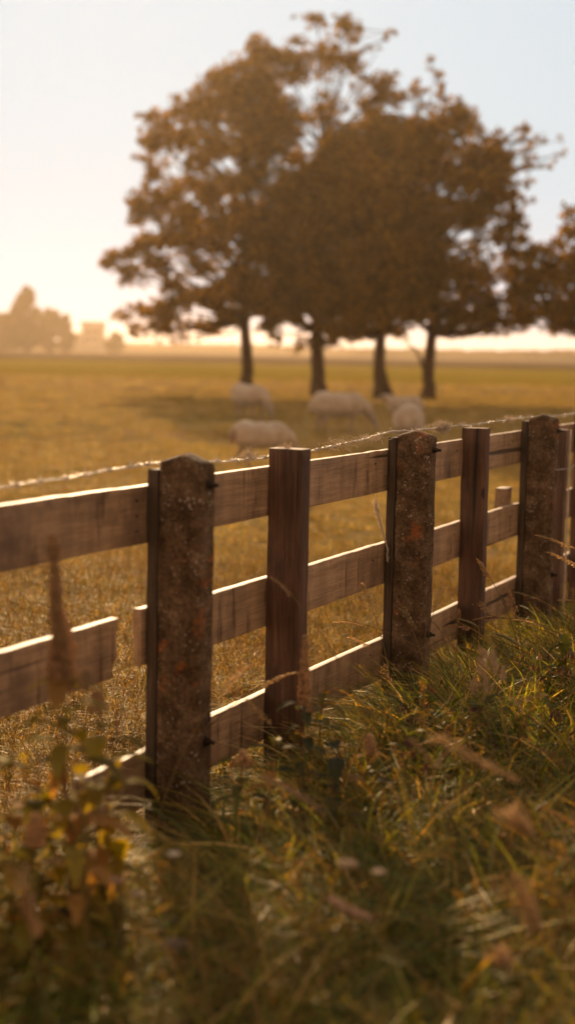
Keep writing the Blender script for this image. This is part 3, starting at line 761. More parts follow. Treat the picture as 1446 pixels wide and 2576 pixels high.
sheep(graze[0], 856, 23.6, 8, .86, 'woolly sheep grazing side on before the second trunk, largest in full view')
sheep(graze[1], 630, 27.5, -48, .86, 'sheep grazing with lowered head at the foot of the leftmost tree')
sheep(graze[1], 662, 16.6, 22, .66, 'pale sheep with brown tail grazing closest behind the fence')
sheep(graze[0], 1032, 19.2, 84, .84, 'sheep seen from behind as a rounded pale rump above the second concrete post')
sheep(lying, 1018, 31.5, 176, .74, 'sheep lying low on the grass between the two right tree trunks')

# ---------------------------------------------------------------- trees
TY = 43.0; PXM = TY / FPX
def px2m(px, py, Y=TY): q = at(px, py, Y); return q.x, q.z
def inside(poly, x, y):
    c = False; j = len(poly) - 1
    for i in range(len(poly)):
        if (poly[i][1] > y) != (poly[j][1] > y) and x < (poly[j][0] - poly[i][0]) * (y - poly[i][1]) / (poly[j][1] - poly[i][1]) + poly[i][0]: c = not c
        j = i
    return c
def edge_dist(poly, x, y):
    best = 1e9
    for i in range(len(poly)):
        a = np.array(poly[i - 1], float); b = np.array(poly[i], float); p = np.array((x, y)); t = max(0, min(1, np.dot(p - a, b - a) / max(1e-9, np.dot(b - a, b - a))))
        best = min(best, np.linalg.norm(p - a - t * (b - a)))
    return best
LEAFC = np.array([[.12, .082, .006], [.14, .098, .007], [.085, .064, .006], [.18, .118, .007], [.25, .16, .010]])
def leaf_cloud(centres, radii, counts, size, wind=(.35, 0, .1)):
    """rhombic leaves filling ellipsoidal twig clumps, arrays"""
    P = []; 
    for c, r, k in zip(centres, radii, counts):
        v = rng.normal(size=(k, 3)); v /= np.linalg.norm(v, axis=1)[:, None]
        q = v * (rng.random((k, 1)) ** .45) * np.array(r)
        # sub-clumping so that gaps open inside each clump
        P.append(q + np.array(c))
    P = np.concatenate(P); n = len(P)
    a = rng.normal(size=(n, 3)) + np.array(wind); a /= np.linalg.norm(a, axis=1)[:, None]
    b = rng.normal(size=(n, 3)); b -= a * (a * b).sum(1)[:, None]; b /= np.linalg.norm(b, axis=1)[:, None]
    s = size * (.6 + .8 * rng.random((n, 1)))
    v = np.stack([P - a * s * .5, P + b * s * .36, P + a * s * .6, P - b * s * .36], 1).reshape(-1, 3)
    return v, n
def cloud_mesh(name, mat, v, n, col):
    me = bpy.data.meshes.new(name)
    me.vertices.add(4 * n); me.vertices.foreach_set('co', v.ravel())
    me.loops.add(4 * n); me.loops.foreach_set('vertex_index', np.arange(4 * n))
    me.polygons.add(n); me.polygons.foreach_set('loop_start', np.arange(0, 4 * n, 4))
    me.update(calc_edges=True)
    a = me.color_attributes.new('Col', 'FLOAT_COLOR', 'POINT'); a.data.foreach_set('color', np.concatenate([np.repeat(col, 4, 0), np.ones((4 * n, 1))], 1).ravel())
    me.materials.append(mat); me.validate(); return me
def tree(name, label, base_px, Y, poly, trunk_h, r0, dens, seed, lean=0, extra=(), nleaf=34000, step=25, holes=()):
    rr = random.Random(seed); bx, _ = px2m(base_px, 990, Y)
    root = empty(name, (bx, Y, 0)); tag(root, label, 'tree', 'row of field trees')
    xs = [p[0] for p in poly]; ys = [p[1] for p in poly]; cxp = (min(xs) + max(xs)) / 2; hw = (max(xs) - min(xs)) / 2
    K = Y / FPX; cen = []; rad = []
    def hole(px, py, m): return any((px - h[0]) ** 2 / (h[2] + m) ** 2 + (py - h[1]) ** 2 / (h[3] + m) ** 2 < 1 for h in holes)
    cnt = []
    def clump(px, py, dy, s, f=1.0):
        wx, wz = px2m(px, py, Y); cen.append((wx - bx, dy, wz)); rad.append((s * rr.uniform(.9, 1.5), s, s * rr.uniform(.6, .95)))
        cnt.append(max(6, int(f * nleaf / 42000 * 44 * (s / .30) ** 2 * rr.uniform(.5, 1.6))))
    x = min(xs)
    while x < max(xs):
        y = min(ys)
        while y < max(ys):
            px, py = x + rr.uniform(-.5, .5) * step, y + rr.uniform(-.5, .5) * step
            if inside(poly, px, py):
                ed = edge_dist(poly, px, py); dd = hw * math.sqrt(max(.05, 1 - min(1, ((px - cxp) / hw) ** 2)))
                dmax = min(dd, ed * 1.2 + 20) * K
                gate = mnoise.noise(Vector((px / 20, py / 14, seed * 5))) + .7 * mnoise.noise(Vector((px / 90, py / 60, seed * 9))) + 1.1 * (dens - .62) + (.22 if ed > 45 and py > 430 else 0)
                for q in range(3):
                    s_ = rr.uniform(.7, 1.3) * (.20 if ed < 16 else .27 if ed < 40 else .34)
                    if hole(px, py, s_ / K * .45) or gate < -.03 + .12 * q: continue
                    clump(px + rr.uniform(-12, 12), py + rr.uniform(-12, 12), rr.uniform(-1, 1) * dmax, s_)
            y += step
        x += step
    for i in range(len(poly)):      # ragged rim
        a0 = np.array(poly[i - 1], float); b0 = np.array(poly[i], float); L_ = np.linalg.norm(b0 - a0)
        for k in range(int(L_ / 13)):
            p = a0 + (b0 - a0) * rr.random(); p = p + (np.array((cxp, (min(ys) + max(ys)) / 2)) - p) * rr.uniform(-.02, .09) + np.array((rr.gauss(0, 5), rr.gauss(0, 5)))
            if hole(p[0], p[1], 6): continue
            clump(p[0], p[1], rr.uniform(-1, 1) * .8, rr.uniform(.12, .25), .8)
    nmain = len(cen)
    for (px, py, rx, rz) in extra:
        for k in range(max(2, int(rx * rz / 45))):
            clump(px + rr.uniform(-1, 1) * rx, py + rr.uniform(-1, 1) * rz, rr.uniform(-.4, .4), rr.uniform(.08, .17), .9)
    cnt = np.array(cnt)
    v, n = leaf_cloud(cen, rad, cnt, .13)
    col = LEAFC[rng.integers(0, len(LEAFC), n)] * (.85 + .7 * rng.random((n, 1)))
    crown = bpy.data.objects.new('crown', cloud_mesh('crown', M['leaf'], v, n, col)); COL.objects.link(crown); crown.parent = root
    # trunk with root flare and limbs out to the clumps
    mb = MB(); top = min(max(c[2] for c in cen) - .8, trunk_h * 3.2); r0 = r0 * 1.12
    tp = []; tr = []
    for i in range(13):
        t = i / 12; z = top * t
        tp.append((lean * z + .06 * math.sin(z * 1.3 + seed), .05 * math.cos(z * 1.1), z - .05)); tr.append(r0 * (1.65 if i == 0 else 1) * (1 - .8 * t) + (.0 if i else 0) + .02)
    tp.insert(1, (tp[0][0] * .9, 0, .12)); tr.insert(1, r0 * 1.35); tp.insert(2, (lean * .4, 0, .45)); tr.insert(2, r0 * 1.08)
    mb.tube(tp, tr, 12)
    order = list(range(len(cen))); rr.shuffle(order)
    for i in order[:95]:
        c = Vector(cen[i]); zs = max(trunk_h * .82, min(top * .95, c.z - rr.uniform(.5, 1.6) - .25 * math.hypot(c.x, c.y)))
        k = zs / top; s0 = Vector((lean * zs + .06 * math.sin(zs * 1.3 + seed), 0, zs)); mid = s0.lerp(c, .5) + Vector((rr.uniform(-.2, .2), rr.uniform(-.2, .2), rr.uniform(-.25, .1)))
        rb = .075 * (1 - .6 * k); mb.tube([s0, s0.lerp(mid, .6) + Vector((0, 0, .03)), mid, c], [rb, rb * .7, rb * .5, .01], 5)
    for i in range(nmain, len(cen)):
        c = Vector(cen[i]); j = min(range(nmain), key=lambda q: (Vector(cen[q]) - c).length if cen[q][2] < c.z else 99)
        mb.tube([Vector(cen[j]), Vector(cen[j]).lerp(c, .5) + Vector((-.08, 0, 0)), c], [.02, .012, .006], 4)
    mb.build('trunk', M['bark'], root, smooth=True)
    return root, mb
T1 = [(262, 648), (335, 632), (352, 590), (330, 520), (345, 480), (380, 470), (345, 405), (375, 385), (350, 330), (372, 290), (410, 285), (470, 245), (515, 195), (560, 170), (625, 150), (640, 100), (690, 110),
      (700, 200), (755, 330), (790, 480), (790, 620), (790, 740), (760, 805), (690, 800), (640, 800), (600, 810), (560, 830), (470, 855), (380, 850), (330, 845), (290, 800), (330, 770), (395, 740), (420, 690), (340, 715), (300, 710)]
T2 = [(600, 215), (650, 120), (720, 130), (760, 60), (800, 40), (835, 70), (870, 45), (905, 80), (930, 180), (980, 200), (1000, 300), (1010, 420), (960, 560), (950, 700), (930, 830), (870, 850), (800, 878), (725, 880), (700, 862), (630, 800), (600, 620), (590, 400)]
T3 = [(780, 400), (840, 330), (900, 300), (990, 290), (1060, 330), (1100, 420), (1110, 560), (1100, 700), (1080, 800), (1010, 845), (950, 835), (880, 860), (820, 830), (790, 700), (760, 550)]
T4 = [(1000, 330), (1060, 270), (1110, 255), (1165, 260), (1200, 330), (1260, 350), (1290, 440), (1300, 560), (1330, 620), (1350, 740), (1330, 820), (1230, 845), (1130, 825), (1040, 815), (980, 780), (970, 600), (980, 430)]
T5 = [(1290, 640), (1370, 620), (1400, 560), (1440, 520), (1560, 480), (1680, 560), (1720, 700), (1680, 820), (1560, 850), (1440, 835), (1340, 830), (1280, 780)]
H1 = ((640, 435, 55, 22), (600, 300, 18, 10), (545, 330, 12, 8), (480, 520, 12, 9), (560, 520, 14, 8), (410, 560, 12, 9), (430, 430, 10, 8), (700, 560, 12, 8), (520, 640, 12, 8), (560, 430, 20, 12), (510, 788, 40, 13), (445, 655, 24, 12), (390, 745, 44, 16), (460, 400, 14, 12), (590, 615, 22, 10), (690, 530, 14, 12), (350, 430, 14, 22), (640, 800, 30, 10), (560, 690, 26, 9), (620, 650, 20, 9))
H2 = ((730, 235, 34, 18), (690, 305, 26, 16), (780, 300, 20, 12), (840, 190, 18, 12), (900, 280, 26, 16), (800, 350, 60, 16), (745, 400, 45, 18), (860, 250, 40, 24), (930, 150, 22, 26), (728, 832, 22, 9), (880, 330, 30, 16), (800, 210, 22, 16), (640, 240, 20, 16), (690, 450, 30, 16), (820, 700, 12, 8), (670, 390, 24, 14))
H3 = ((1075, 680, 18, 15), (915, 605, 12, 9), (1040, 470, 12, 9), (835, 655, 10, 8), (905, 580, 9, 7), (1000, 760, 9, 7), (1100, 480, 14, 12), (1120, 590, 14, 10))
H4 = ((1150, 480, 22, 9), (1160, 585, 42, 10), (1150, 640, 22, 12), (1230, 560, 16, 14), (1240, 650, 32, 16), (1090, 480, 14, 14), (1180, 760, 14, 9), (1270, 720, 24, 10), (1220, 600, 16, 9))
E1 = ((640, 105, 22, 9), (520, 190, 20, 8), (455, 250, 18, 8), (365, 290, 22, 7), (350, 400, 20, 8), (290, 640, 30, 10), (320, 510, 14, 10))
E2 = ((790, 45, 16, 12), (850, 50, 14, 10), (888, 65, 16, 18), (960, 100, 12, 6), (984, 78, 6, 6), (985, 185, 12, 10), (940, 130, 16, 10), (890, 150, 20, 16), (1030, 240, 26, 12), (900, 210, 26, 10), (960, 220, 22, 12), (1000, 250, 16, 22))
E4 = ((1075, 170, 7, 22), (1100, 195, 12, 18), (1060, 215, 16, 12), (1035, 235, 16, 9), (1115, 225, 10, 20), (1155, 255, 14, 10), (1190, 300, 12, 24), (1245, 350, 20, 20), (1250, 400, 20, 34), (1305, 340, 12, 22), (1330, 390, 14, 40), (1300, 420, 22, 12),
      (1360, 350, 14, 12), (1406, 365, 6, 22), (1375, 420, 20, 10), (1340, 460, 22, 10), (1290, 500, 26, 22), (1270, 560, 26, 28), (1395, 400, 8, 12), (1320, 320, 16, 9), (1310, 560, 16, 12), (1345, 500, 12, 10))
G = 'tall wind blown field tree with '
tree('field_tree', 'leftmost tree of the row with the widest crown', 618, 43.5, T1, 2.6, .155, .80, 1, lean=-.012, extra=E1, nleaf=42000, holes=H1)
tree('field_tree', 'tallest tree with ragged wind blown top, second trunk from the left', 798, 42.5, T2, 2.4, .18, .72, 2, extra=E2, nleaf=42000, holes=H2)
tr3, _ = tree('field_tree', 'third tree from the left, dense rounded crown, thin stem leaning at its base', 956, 41, T3, 2.2, .15, .95, 3, lean=.006, nleaf=36000, holes=H3)
tr4, _ = tree('field_tree', 'fourth tree with feathery sparse right side and a bare bough beside its trunk', 1080, 42, T4, 2.3, .15, .82, 4, extra=E4, nleaf=40000, holes=H4)
tree('field_tree', 'tree at the right edge with only the left part of its crown in view', 1530, 41, T5, 2.2, .15, 1.0, 5, nleaf=30000, holes=((1370, 560, 30, 50), (1420, 640, 16, 10), (1350, 700, 14, 10)))
# bare bough beside the fourth trunk, sucker at the third
def child_tube(root, name, pts, r):
    mb = MB(); mb.tube([Vector(p) - root.location for p in pts], r, 6); mb.build(name, M['bark'], root, smooth=True)
child_tube(tr4, 'branch', [at(1068, 940, 42), at(1058, 905, 41.9), at(1045, 880, 41.8), at(1020, 860, 41.7), at(1000, 846, 41.7)], [.05, .045, .035, .025, .015])
child_tube(tr3, 'branch', [at(985, 998, 41), at(975, 970, 41), at(966, 935, 41), at(961, 905, 41)], [.07, .055, .05, .05])

# ---------------------------------------------------------------- far distance
def far_tree(px, py_top, Y, wpx, label, seed, cone=False, n=5000):
    K = Y / FPX; base = at(px, 880, Y); root = empty('distant_tree', (base.x, Y, 0)); tag(root, label, 'tree', 'distant trees on the horizon')
    topz = at(px, py_top, Y).z; hwid = wpx * K / 2; rr = random.Random(seed); cen = []; rad = []
    for i in range(46):
        t = rr.random() ** .8; r = hwid * ((1 - t) ** .75 if cone else math.sqrt(max(.05, 1 - (t * 1.6 - .6) ** 2)) * .9)
        a = rr.uniform(0, 2 * PI); q = math.sqrt(rr.random()) * r
        cen.append((q * math.cos(a), q * math.sin(a), topz * (.10 + .86 * t))); s = hwid * rr.uniform(.16, .32) * (.6 if t > .8 else 1); rad.append((s, s, s * 1.15))
    v, k = leaf_cloud(cen, rad, [n // 46] * 46, .75)
    col = LEAFC[rng.integers(0, 3, k)] * (.3 + .3 * rng.random((k, 1)))
    c = bpy.data.objects.new('crown', cloud_mesh('crown', M['leaf'], v, k, col)); COL.objects.link(c); c.parent = root
    mb = MB(); mb.tube([(0, 0, 0), (0, 0, topz * .8)], [.5, .1], 7); mb.build('trunk', M['bark'], root)
far_tree(66, 722, 250, 130, 'tall pointed hazy tree on the left horizon', 1, True, 9000)
far_tree(8, 790, 255, 90, 'low hazy bushy tree at the left edge of the horizon', 2, False, 5000)
far_tree(128, 772, 260, 66, 'rounded hazy tree right of the tall pointed one on the horizon', 3, False, 5000)
far_tree(166, 790, 265, 54, 'smaller hazy tree next to the square far building', 4, True, 4000)
far_tree(290, 838, 300, 50, 'low faint tree right of the square far building', 5, False, 3000)
# far building: flat roofed block with a lower wing
bY = 340; b0 = at(231, 880, bY); K = bY / FPX
bld = empty('farm_building', (b0.x, bY, 0)); tag(bld, 'faint flat roofed building block in the haze on the left horizon', 'building')
pale = simple_mat('pale_render', (.42, .36, .32), .8, scale=.4)
def pbox(mb, x0, x1, y0, y1, z0, z1, c=None):
    v = [(x, y, z) for x in (x0, x1) for y in (y0, y1) for z in (z0, z1)]
    mb.add(v, [(0, 1, 3, 2), (4, 6, 7, 5), (0, 4, 5, 1), (2, 3, 7, 6), (0, 2, 6, 4), (1, 5, 7, 3)], c)
zt = at(231, 812, bY).z
mb = MB(); pbox(mb, -2.5, 2.5, 0, 6, 0, zt); mb.build('tower_block', pale, bld)
mb = MB(); pbox(mb, -4.6, -2.52, 1, 6, 0, zt * .66); mb.build('wing', pale, bld); mb = MB(); pbox(mb, 2.52, 5.2, 1, 6, 0, zt * .5); mb.build('wing', pale, bld)
mb = MB(); pbox(mb, -2.7, 2.7, -.2, 6.2, zt + .002, zt + .3); mb.build('roof_edge', simple_mat('roof', (.2, .16, .14), scale=1), bld)
dk = simple_mat('dark_window', (.05, .05, .05), .2)
for i in range(3):
    for j in range(2):
        mb = MB(); pbox(mb, -1.9 + i * 1.45, -1.0 + i * 1.45, -.04, -.003, zt * .35 + j * 1.9, zt * .35 + j * 1.9 + .9); mb.build('window', dk, bld)
# far woodland and hedge line
def wood(name, label, x0, x1, Y, h, n, leafs=1.2):
    cen = []; rad = []
    for i in range(n):
        t = i / n; x = x0 + (x1 - x0) * t + random.uniform(-2, 2); s = h * random.uniform(.35, .6)
        z = h * (.35 + .3 * mnoise.noise(Vector((x * .03, 0, 7)))) ; cen.append((x, Y + random.uniform(-6, 6), z)); rad.append((s * 1.6, s, s))
    v, k = leaf_cloud(cen, rad, [130] * n, leafs); col = LEAFC[rng.integers(0, 3, k)]
    o = bpy.data.objects.new(name, cloud_mesh(name, M['leaf'], v, k, col)); COL.objects.link(o); tag(o, label, 'woodland', kind='stuff')
xa = at(250, 880, 420).x; xb = at(2000, 880, 420).x
wood('far_woodland', 'long low hazy line of woodland along the right horizon', at(900, 880, 430).x, at(2100, 880, 430).x, 430, 2.8, 330)
wood('far_hedge', 'low hazy hedge along the left horizon behind the leftmost tree', at(-300, 880, 520).x, at(900, 880, 520).x, 520, 3.2, 300)

# ---------------------------------------------------------------- plants among the verge
def stalk(label, tip, az, bend, head, hcol, scol=(.20, .15, .06), kind='panicle', n=70, sz=.010, spread=.02, rs=.0013, hl=.12, droop=.5, group='seeding grass stalks in the verge'):
    """one grass stalk whose tip ends at 'tip' (world)"""
    tip = Vector(tip); h = tip.z / max(.35, (1 - .45 * min(bend, 1.6)))
    r = h * bend; base = Vector((tip.x - math.cos(az) * r, tip.y - math.sin(az) * r, 0))
    root = empty('grass_stalk', base); tag(root, label, 'grass stalk', group)
    ps = curve_pts((0, 0, 0), az, h, bend, 12)
    mb = MB(); mb.tube(ps, [rs] * 9 + [rs * .8, rs * .7, rs * .6, rs * .5], 4, scol, cap=False)
    nb = 3; mb.blades(np.zeros((nb, 3)) + np.array([[0, 0, h * .08]] * nb), rng.random(nb) * 6.28, h * (.5 + .3 * rng.random(nb)), .5 + .5 * rng.random(nb), np.full(nb, .004), np.ones((nb, 3)) * np.array((.10, .10, .025)), seg=5)
    mb.build('stem', M['grass'], root)
    mb = MB(); d = (ps[-1] - ps[-3]).normalized()
    if kind == 'panicle': panicle(mb, ps[-2], d, hl, n, sz, hcol, droop, spread)
    elif kind == 'spike':
        for i in range(n):
            t = random.random(); a = random.uniform(0, 6.28); p = ps[-1] + d * hl * (t - .5) + Vector((0, 0, -droop * hl * t * t * .5)); rr_ = spread * math.sin(PI * min(1, t * .9 + .1))
            q = p + Vector((math.cos(a) * rr_, math.sin(a) * rr_, rr_ * .3 * math.sin(a * 2))); mb.blob(q, (sz * .28, sz * .28, sz * .6), np.array(hcol) * random.uniform(.7, 1.3), axis=d + Vector((math.cos(a), math.sin(a), 0)) * .6, seg=4, rings=3)
    elif kind == 'cocksfoot':
        for (t, o_, sc) in ((0, -.008, .8), (.22, .016, .9), (.42, -.02, 1), (.62, .018, 1.1), (.85, -.03, 1.2), (1, .034, 1.0)):
            sidev = d.cross(Vector((0, 0, 1))); sidev = sidev.normalized() if sidev.length > .01 else Vector((1, 0, 0))
            c = ps[-1] - d * hl * t + sidev * o_ + Vector((0, 0, -.004 * sc))
            mb.tube([ps[-1] - d * hl * min(1, t + .1), c], .0006, 3, scol, cap=False)
            for i in range(n // 6):
                u = random.uniform(-1, 1); a = random.uniform(0, 6.28); ax = (d + sidev * (1 if o_ > 0 else -1) * .5)
                q = c + ax * u * sz * 1.2 + Vector((math.cos(a), math.sin(a) * .6, math.sin(a))) * sz * .5 * (1 - abs(u)); mb.blob(q, (sz * .16, sz * .16, sz * .5), np.array(hcol) * random.uniform(.7, 1.3), axis=ax + Vector((0, 0, math.sin(a))) * .4, seg=4, rings=3)
    mb.build('seed_head', M['seed'], root); return root
ST = (.46, .31, .15); PK = (.37, .25, .14); RS = (.33, .19, .09)
stalk('fine stalk with flat oat like spikelets in front of the second wooden post', at(1205, 1412, 5.15), math.radians(170), .28, None, ST, kind='cocksfoot', n=130, sz=.013, hl=.05)
stalk('stalk with two small dark spikelets left of the third concrete post', at(1262, 1500, 5.60), math.radians(170), .2, None, (.12, .08, .05), kind='cocksfoot', n=40, sz=.010, hl=.03)
stalk('upright narrow rusty seed spike low in front of the second wooden post', at(1152, 1545, 5.00), math.radians(80), .06, None, RS, kind='spike', n=60, sz=.012, spread=.006, hl=.06)
stalk('drooping feathery seed head arching left between first wooden and second concrete posts', at(862, 1560, 4.90), math.radians(172), .75, None, ST, n=110, sz=.012, spread=.014, hl=.10, droop=.3)
stalk('second drooping feathery seed head just below the arching one', at(905, 1612, 4.90), math.radians(176), .5, None, ST, n=70, sz=.011, spread=.014, hl=.08, droop=.3)
stalk('tall pale seed head in front of the foot of the second concrete post', at(995, 1500, 4.85), math.radians(165), .25, None, (.34, .26, .15), n=120, sz=.010, spread=.018, hl=-.10, droop=.3)
stalk('rust coloured open seed head left of the second concrete post foot', at(960, 1650, 4.70), math.radians(140), .15, None, RS, n=70, sz=.010, spread=.02, hl=-.08)
stalk('pale fluffy seed head at the left foot of the second wooden post', at(1115, 1580, 5.00), math.radians(160), .25, None, ST, n=110, sz=.010, spread=.02, hl=-.09)
stalk('nodding bronze seed head across the foot of the second wooden post', at(1140, 1560, 4.90), math.radians(178), .55, None, RS, n=90, sz=.011, spread=.012, hl=.08, droop=.9)
stalk('long arched bristly spike between the second wooden and third concrete posts', at(1230, 1548, 5.10), math.radians(178), .8, None, RS, kind='spike', n=100, sz=.010, spread=.006, hl=.12)
stalk('narrow greenish cylinder spike leaning left before the second wooden post', at(1175, 1560, 4.80), math.radians(150), .55, None, (.20, .17, .08), kind='spike', n=160, sz=.008, spread=.005, hl=.08)
stalk('green cylinder spike lower right of the second wooden post', at(1275, 1600, 4.70), math.radians(140), .5, None, (.20, .18, .08), kind='spike', n=160, sz=.008, spread=.005, hl=.10)
stalk('golden plume seed head leaning in from the right edge beside the pale strip', at(1385, 1352, 5.10), math.radians(172), .55, None, ST, n=150, sz=.012, spread=.018, hl=.14, droop=.3)
stalk('second golden plume just under the one at the right edge', at(1410, 1400, 5.10), math.radians(165), .5, None, ST, n=120, sz=.011, spread=.018, hl=.13, droop=.3)
stalk('pale plume low in front of the third concrete post', at(1310, 1490, 5.30), math.radians(170), .6, None, (.3, .22, .12), n=80, sz=.010, spread=.015, hl=.10, droop=.3)
stalk('loose airy seed head in the gap beside the third concrete post', at(1190, 1490, 5.40), math.radians(170), .3, None, ST, n=80, sz=.008, spread=.03, hl=-.10)
stalk('blurred fuzzy cocksfoot head below the second wooden post', at(1222, 1640, 3.70), math.radians(120), .25, None, (.48, .34, .2), kind='cocksfoot', n=260, sz=.015, hl=.06)
stalk('small blurred pale seed tuft under the fuzzy cocksfoot head', at(1205, 1712, 3.60), math.radians(120), .2, None, (.48, .34, .2), kind='cocksfoot', n=90, sz=.012, hl=.02)
stalk('nodding stalk crossing the nearest wooden post at half height', at(690, 1450, 3.70), math.radians(172), .35, None, PK, n=40, sz=.011, spread=.008, hl=.08, droop=.4)
stalk('out of focus pinkish curved spike below the nearest wooden post', at(735, 1985, 2.50), math.radians(150), .8, None, PK, kind='spike', n=240, sz=.007, spread=.005, hl=-.14, droop=-.3)
stalk('large out of focus pink plume in the middle of the verge', at(990, 1775, 2.42), math.radians(150), .55, None, PK, n=260, sz=.010, spread=.028, hl=-.17, droop=.2)
stalk('out of focus pink plume tuft right of the large one', at(1215, 1960, 2.39), math.radians(140), .4, None, PK, n=240, sz=.012, spread=.035, hl=-.07, droop=.2)
stalk('big reddish blurred plume at the lower left edge', at(15, 2100, 2.34), math.radians(120), .4, None, (.44, .26, .13), n=200, sz=.010, spread=.028, hl=-.16, droop=.2)
stalk('pale blurred stalk leaning near the bottom centre', at(880, 2300, 2.35), math.radians(140), .6, None, (.44, .29, .2), kind='spike', n=160, sz=.012, spread=.008, hl=-.09)
stalk('rusty blurred plume near the bottom right', at(1260, 2130, 2.39), math.radians(120), .3, None, (.30, .18, .09), n=260, sz=.010, spread=.04, hl=-.14)
stalk('reddish blurred seed head in the bottom right corner', at(1230, 2330, 2.34), math.radians(120), .3, None, (.34, .22, .12), n=160, sz=.012, spread=.03, hl=-.05)
stalk('soft rusty seed head beside the blurred leafy weed on the left', at(215, 1700, 2.45), math.radians(100), .1, None, PK, kind='spike', n=120, sz=.011, spread=.012, hl=.05)

EXTRA_STALKS = [('bent straw stalk with feathery head at the foot of the third concrete post', 1330, 1560, 4.9, 172, .6, ST), ('pale drooping seed head near the right edge above the comfrey', 1420, 1500, 4.7, 168, .7, ST),
    ('thin upright seed head between second wooden post and right comfreys', 1290, 1520, 4.8, 120, .2, RS), ('golden seed head rising in front of the bottom rail of the third bay', 1100, 1500, 4.6, 60, .25, ST),
    ('faint airy seed head left of the second concrete post', 925, 1500, 4.7, 150, .2, ST), ('low golden seed head left of the nearest nettle spike', 655, 1790, 3.6, 140, .4, ST),
    ('arching seed head in front of the bottom rail of the second bay', 700, 1700, 3.7, 10, .5, ST), ('slender seed head crossing the lower rail beside the nearest concrete post', 590, 1700, 3.4, 30, .35, ST),
    ('golden stalk bending right in the centre of the right verge', 1330, 1750, 3.9, 20, .6, ST), ('rust tinted stalk in the right verge below the comfreys', 1395, 1900, 3.5, 150, .5, RS),
    ('slim straw stalk rising at the middle of the verge', 1080, 1900, 3.2, 160, .35, ST), ('rust tinted stalk low at the right edge', 1430, 2060, 2.9, 150, .5, RS)]
for lb, px_, py_, Y_, az_, bd_, cl_ in EXTRA_STALKS:
    stalk(lb, at(px_, py_, Y_), math.radians(az_), bd_, None, cl_, n=110, sz=.0095, spread=.014, hl=.11, droop=.4)
def weed(label, px, py_top, Y, leaves, spike, lean=0, lc=(.27, .22, .022), name='leafy_weed', cat='weed', sc=1.0, seed=0, rust=.2, group='leafy weeds'):
    rr = random.Random(seed); tip = at(px, py_top, Y); h = tip.z; root = empty(name, (tip.x - lean * h, Y, 0)); tag(root, label, cat, group)
    mb = MB(); ps = [Vector((lean * h * t ** 1.4 + .01 * math.sin(t * 7), .01 * math.cos(t * 5), h * t)) for t in np.linspace(0, 1, 12)]
    mb.tube(ps, [.004 - .0028 * i / 11 for i in range(12)], 6, (.16, .08, .035)); mb.build('stem', M['plant'], root)
    mb = MB(); z = h * .12; k = 0
    while z < h * (1 - spike):
        for q in range(2):
            az = k * PI / 2 + q * PI + rr.uniform(-.3, .3); t = z / h; L = (.11 - .05 * t) * sc * rr.uniform(.8, 1.25)
            p = Vector((lean * h * t ** 1.4, 0, z)); d = Vector((math.cos(az), math.sin(az), rr.uniform(.0, .6)))
            c = np.array(lc) * rr.uniform(.5, 1.3) if rr.random() > rust else np.array((.34, .19, .05)) * rr.uniform(.7, 1.3)
            st = p + d.normalized() * L * .25; mb.tube([p, st], .0012, 3, c * .8, cap=False)
            leaf(mb, st, d, L, L * rr.uniform(.42, .55), c, rr.uniform(.9, 1.9), .25, 8, serr=.14)
        z += .045 * sc * rr.uniform(.8, 1.2); k += 1
    if leaves: mb.build('leaves', M['plant'], root)
    if spike:
        mb = MB()
        for i in range(int(900 * spike / .3)):
            t = rr.random(); zz = h * (1 - spike * 1.1 * (1 - t)); r_ = (.005 + .020 * (1 - t)) * sc * rr.random() ** .5; a = rr.uniform(0, 6.28)
            r_ *= .55 + .6 * (mnoise.noise(Vector((zz * 38, seed * 3.3, 0))) + .5)
            mb.blob((lean * h * (zz / h) ** 1.4 + math.cos(a) * r_, math.sin(a) * r_, zz), (.0042, .0042, .0065), np.array((.52, .33, .17)) * rr.uniform(.6, 1.3), axis=(math.cos(a), math.sin(a), .6), seg=4, rings=3)
        mb.build('flower_spike', M['seed'], root)
    return root
weed('tall blurred weed with seed spike in front of the broken left rail', 132, 1345, 2.6, True, .26, lean=-.05, seed=1, sc=1.2, rust=0.08)
weed('blurred yellow green weed at the far left below the broken rail', 30, 1800, 2.65, True, 0, seed=2, sc=1.2, rust=0.05)
weed('blurred weed with big backlit leaves beside the tall spiked one', 245, 1740, 2.7, True, .05, lean=-.03, seed=3, sc=1.25, rust=0.15)
weed('leafy olive weed hiding the left end of the broken bottom rail', 285, 1800, 2.75, True, 0, seed=21, sc=1.1, rust=.05)
weed('upright leafy weed with small tan spike in front of the broken middle rail', 165, 1560, 2.7, True, .12, lean=-.03, seed=22, sc=1.1, rust=.08)
weed('dark green leafy weed low at the left edge below the tall spike', 95, 1880, 2.6, True, 0, seed=23, sc=1.15, lc=(.15, .14, .02), rust=.05)
weed('rusty leaved weed left of the nearest concrete post foot', 190, 2010, 2.50, True, 0, seed=5, sc=1.0, rust=.75)
weed('short blurred leafy weed at the lower left', 90, 2050, 2.5, True, .1, seed=6, sc=1.1, rust=0.15)
weed('nettle like weed with grey green spike before the foot of the nearest wooden post', 768, 1600, 3.55, True, .25, seed=7, sc=0.75, lc=(.07, .08, .03), rust=.05)
weed('dark leafy nettle right of the nearest wooden post foot', 850, 1860, 3.30, True, 0, seed=8, sc=1.1, lc=(.06, .07, .018), rust=.15)
weed('backlit nettle with yellow leaves between the nearest posts', 690, 1850, 3.45, True, 0, seed=9, sc=0.9, lc=(.14, .13, .03), rust=.25)
weed('drooping backlit nettle right of the nearest concrete post', 610, 1890, 3.30, True, .08, seed=10, sc=0.95, lc=(.12, .11, .03), rust=.3)
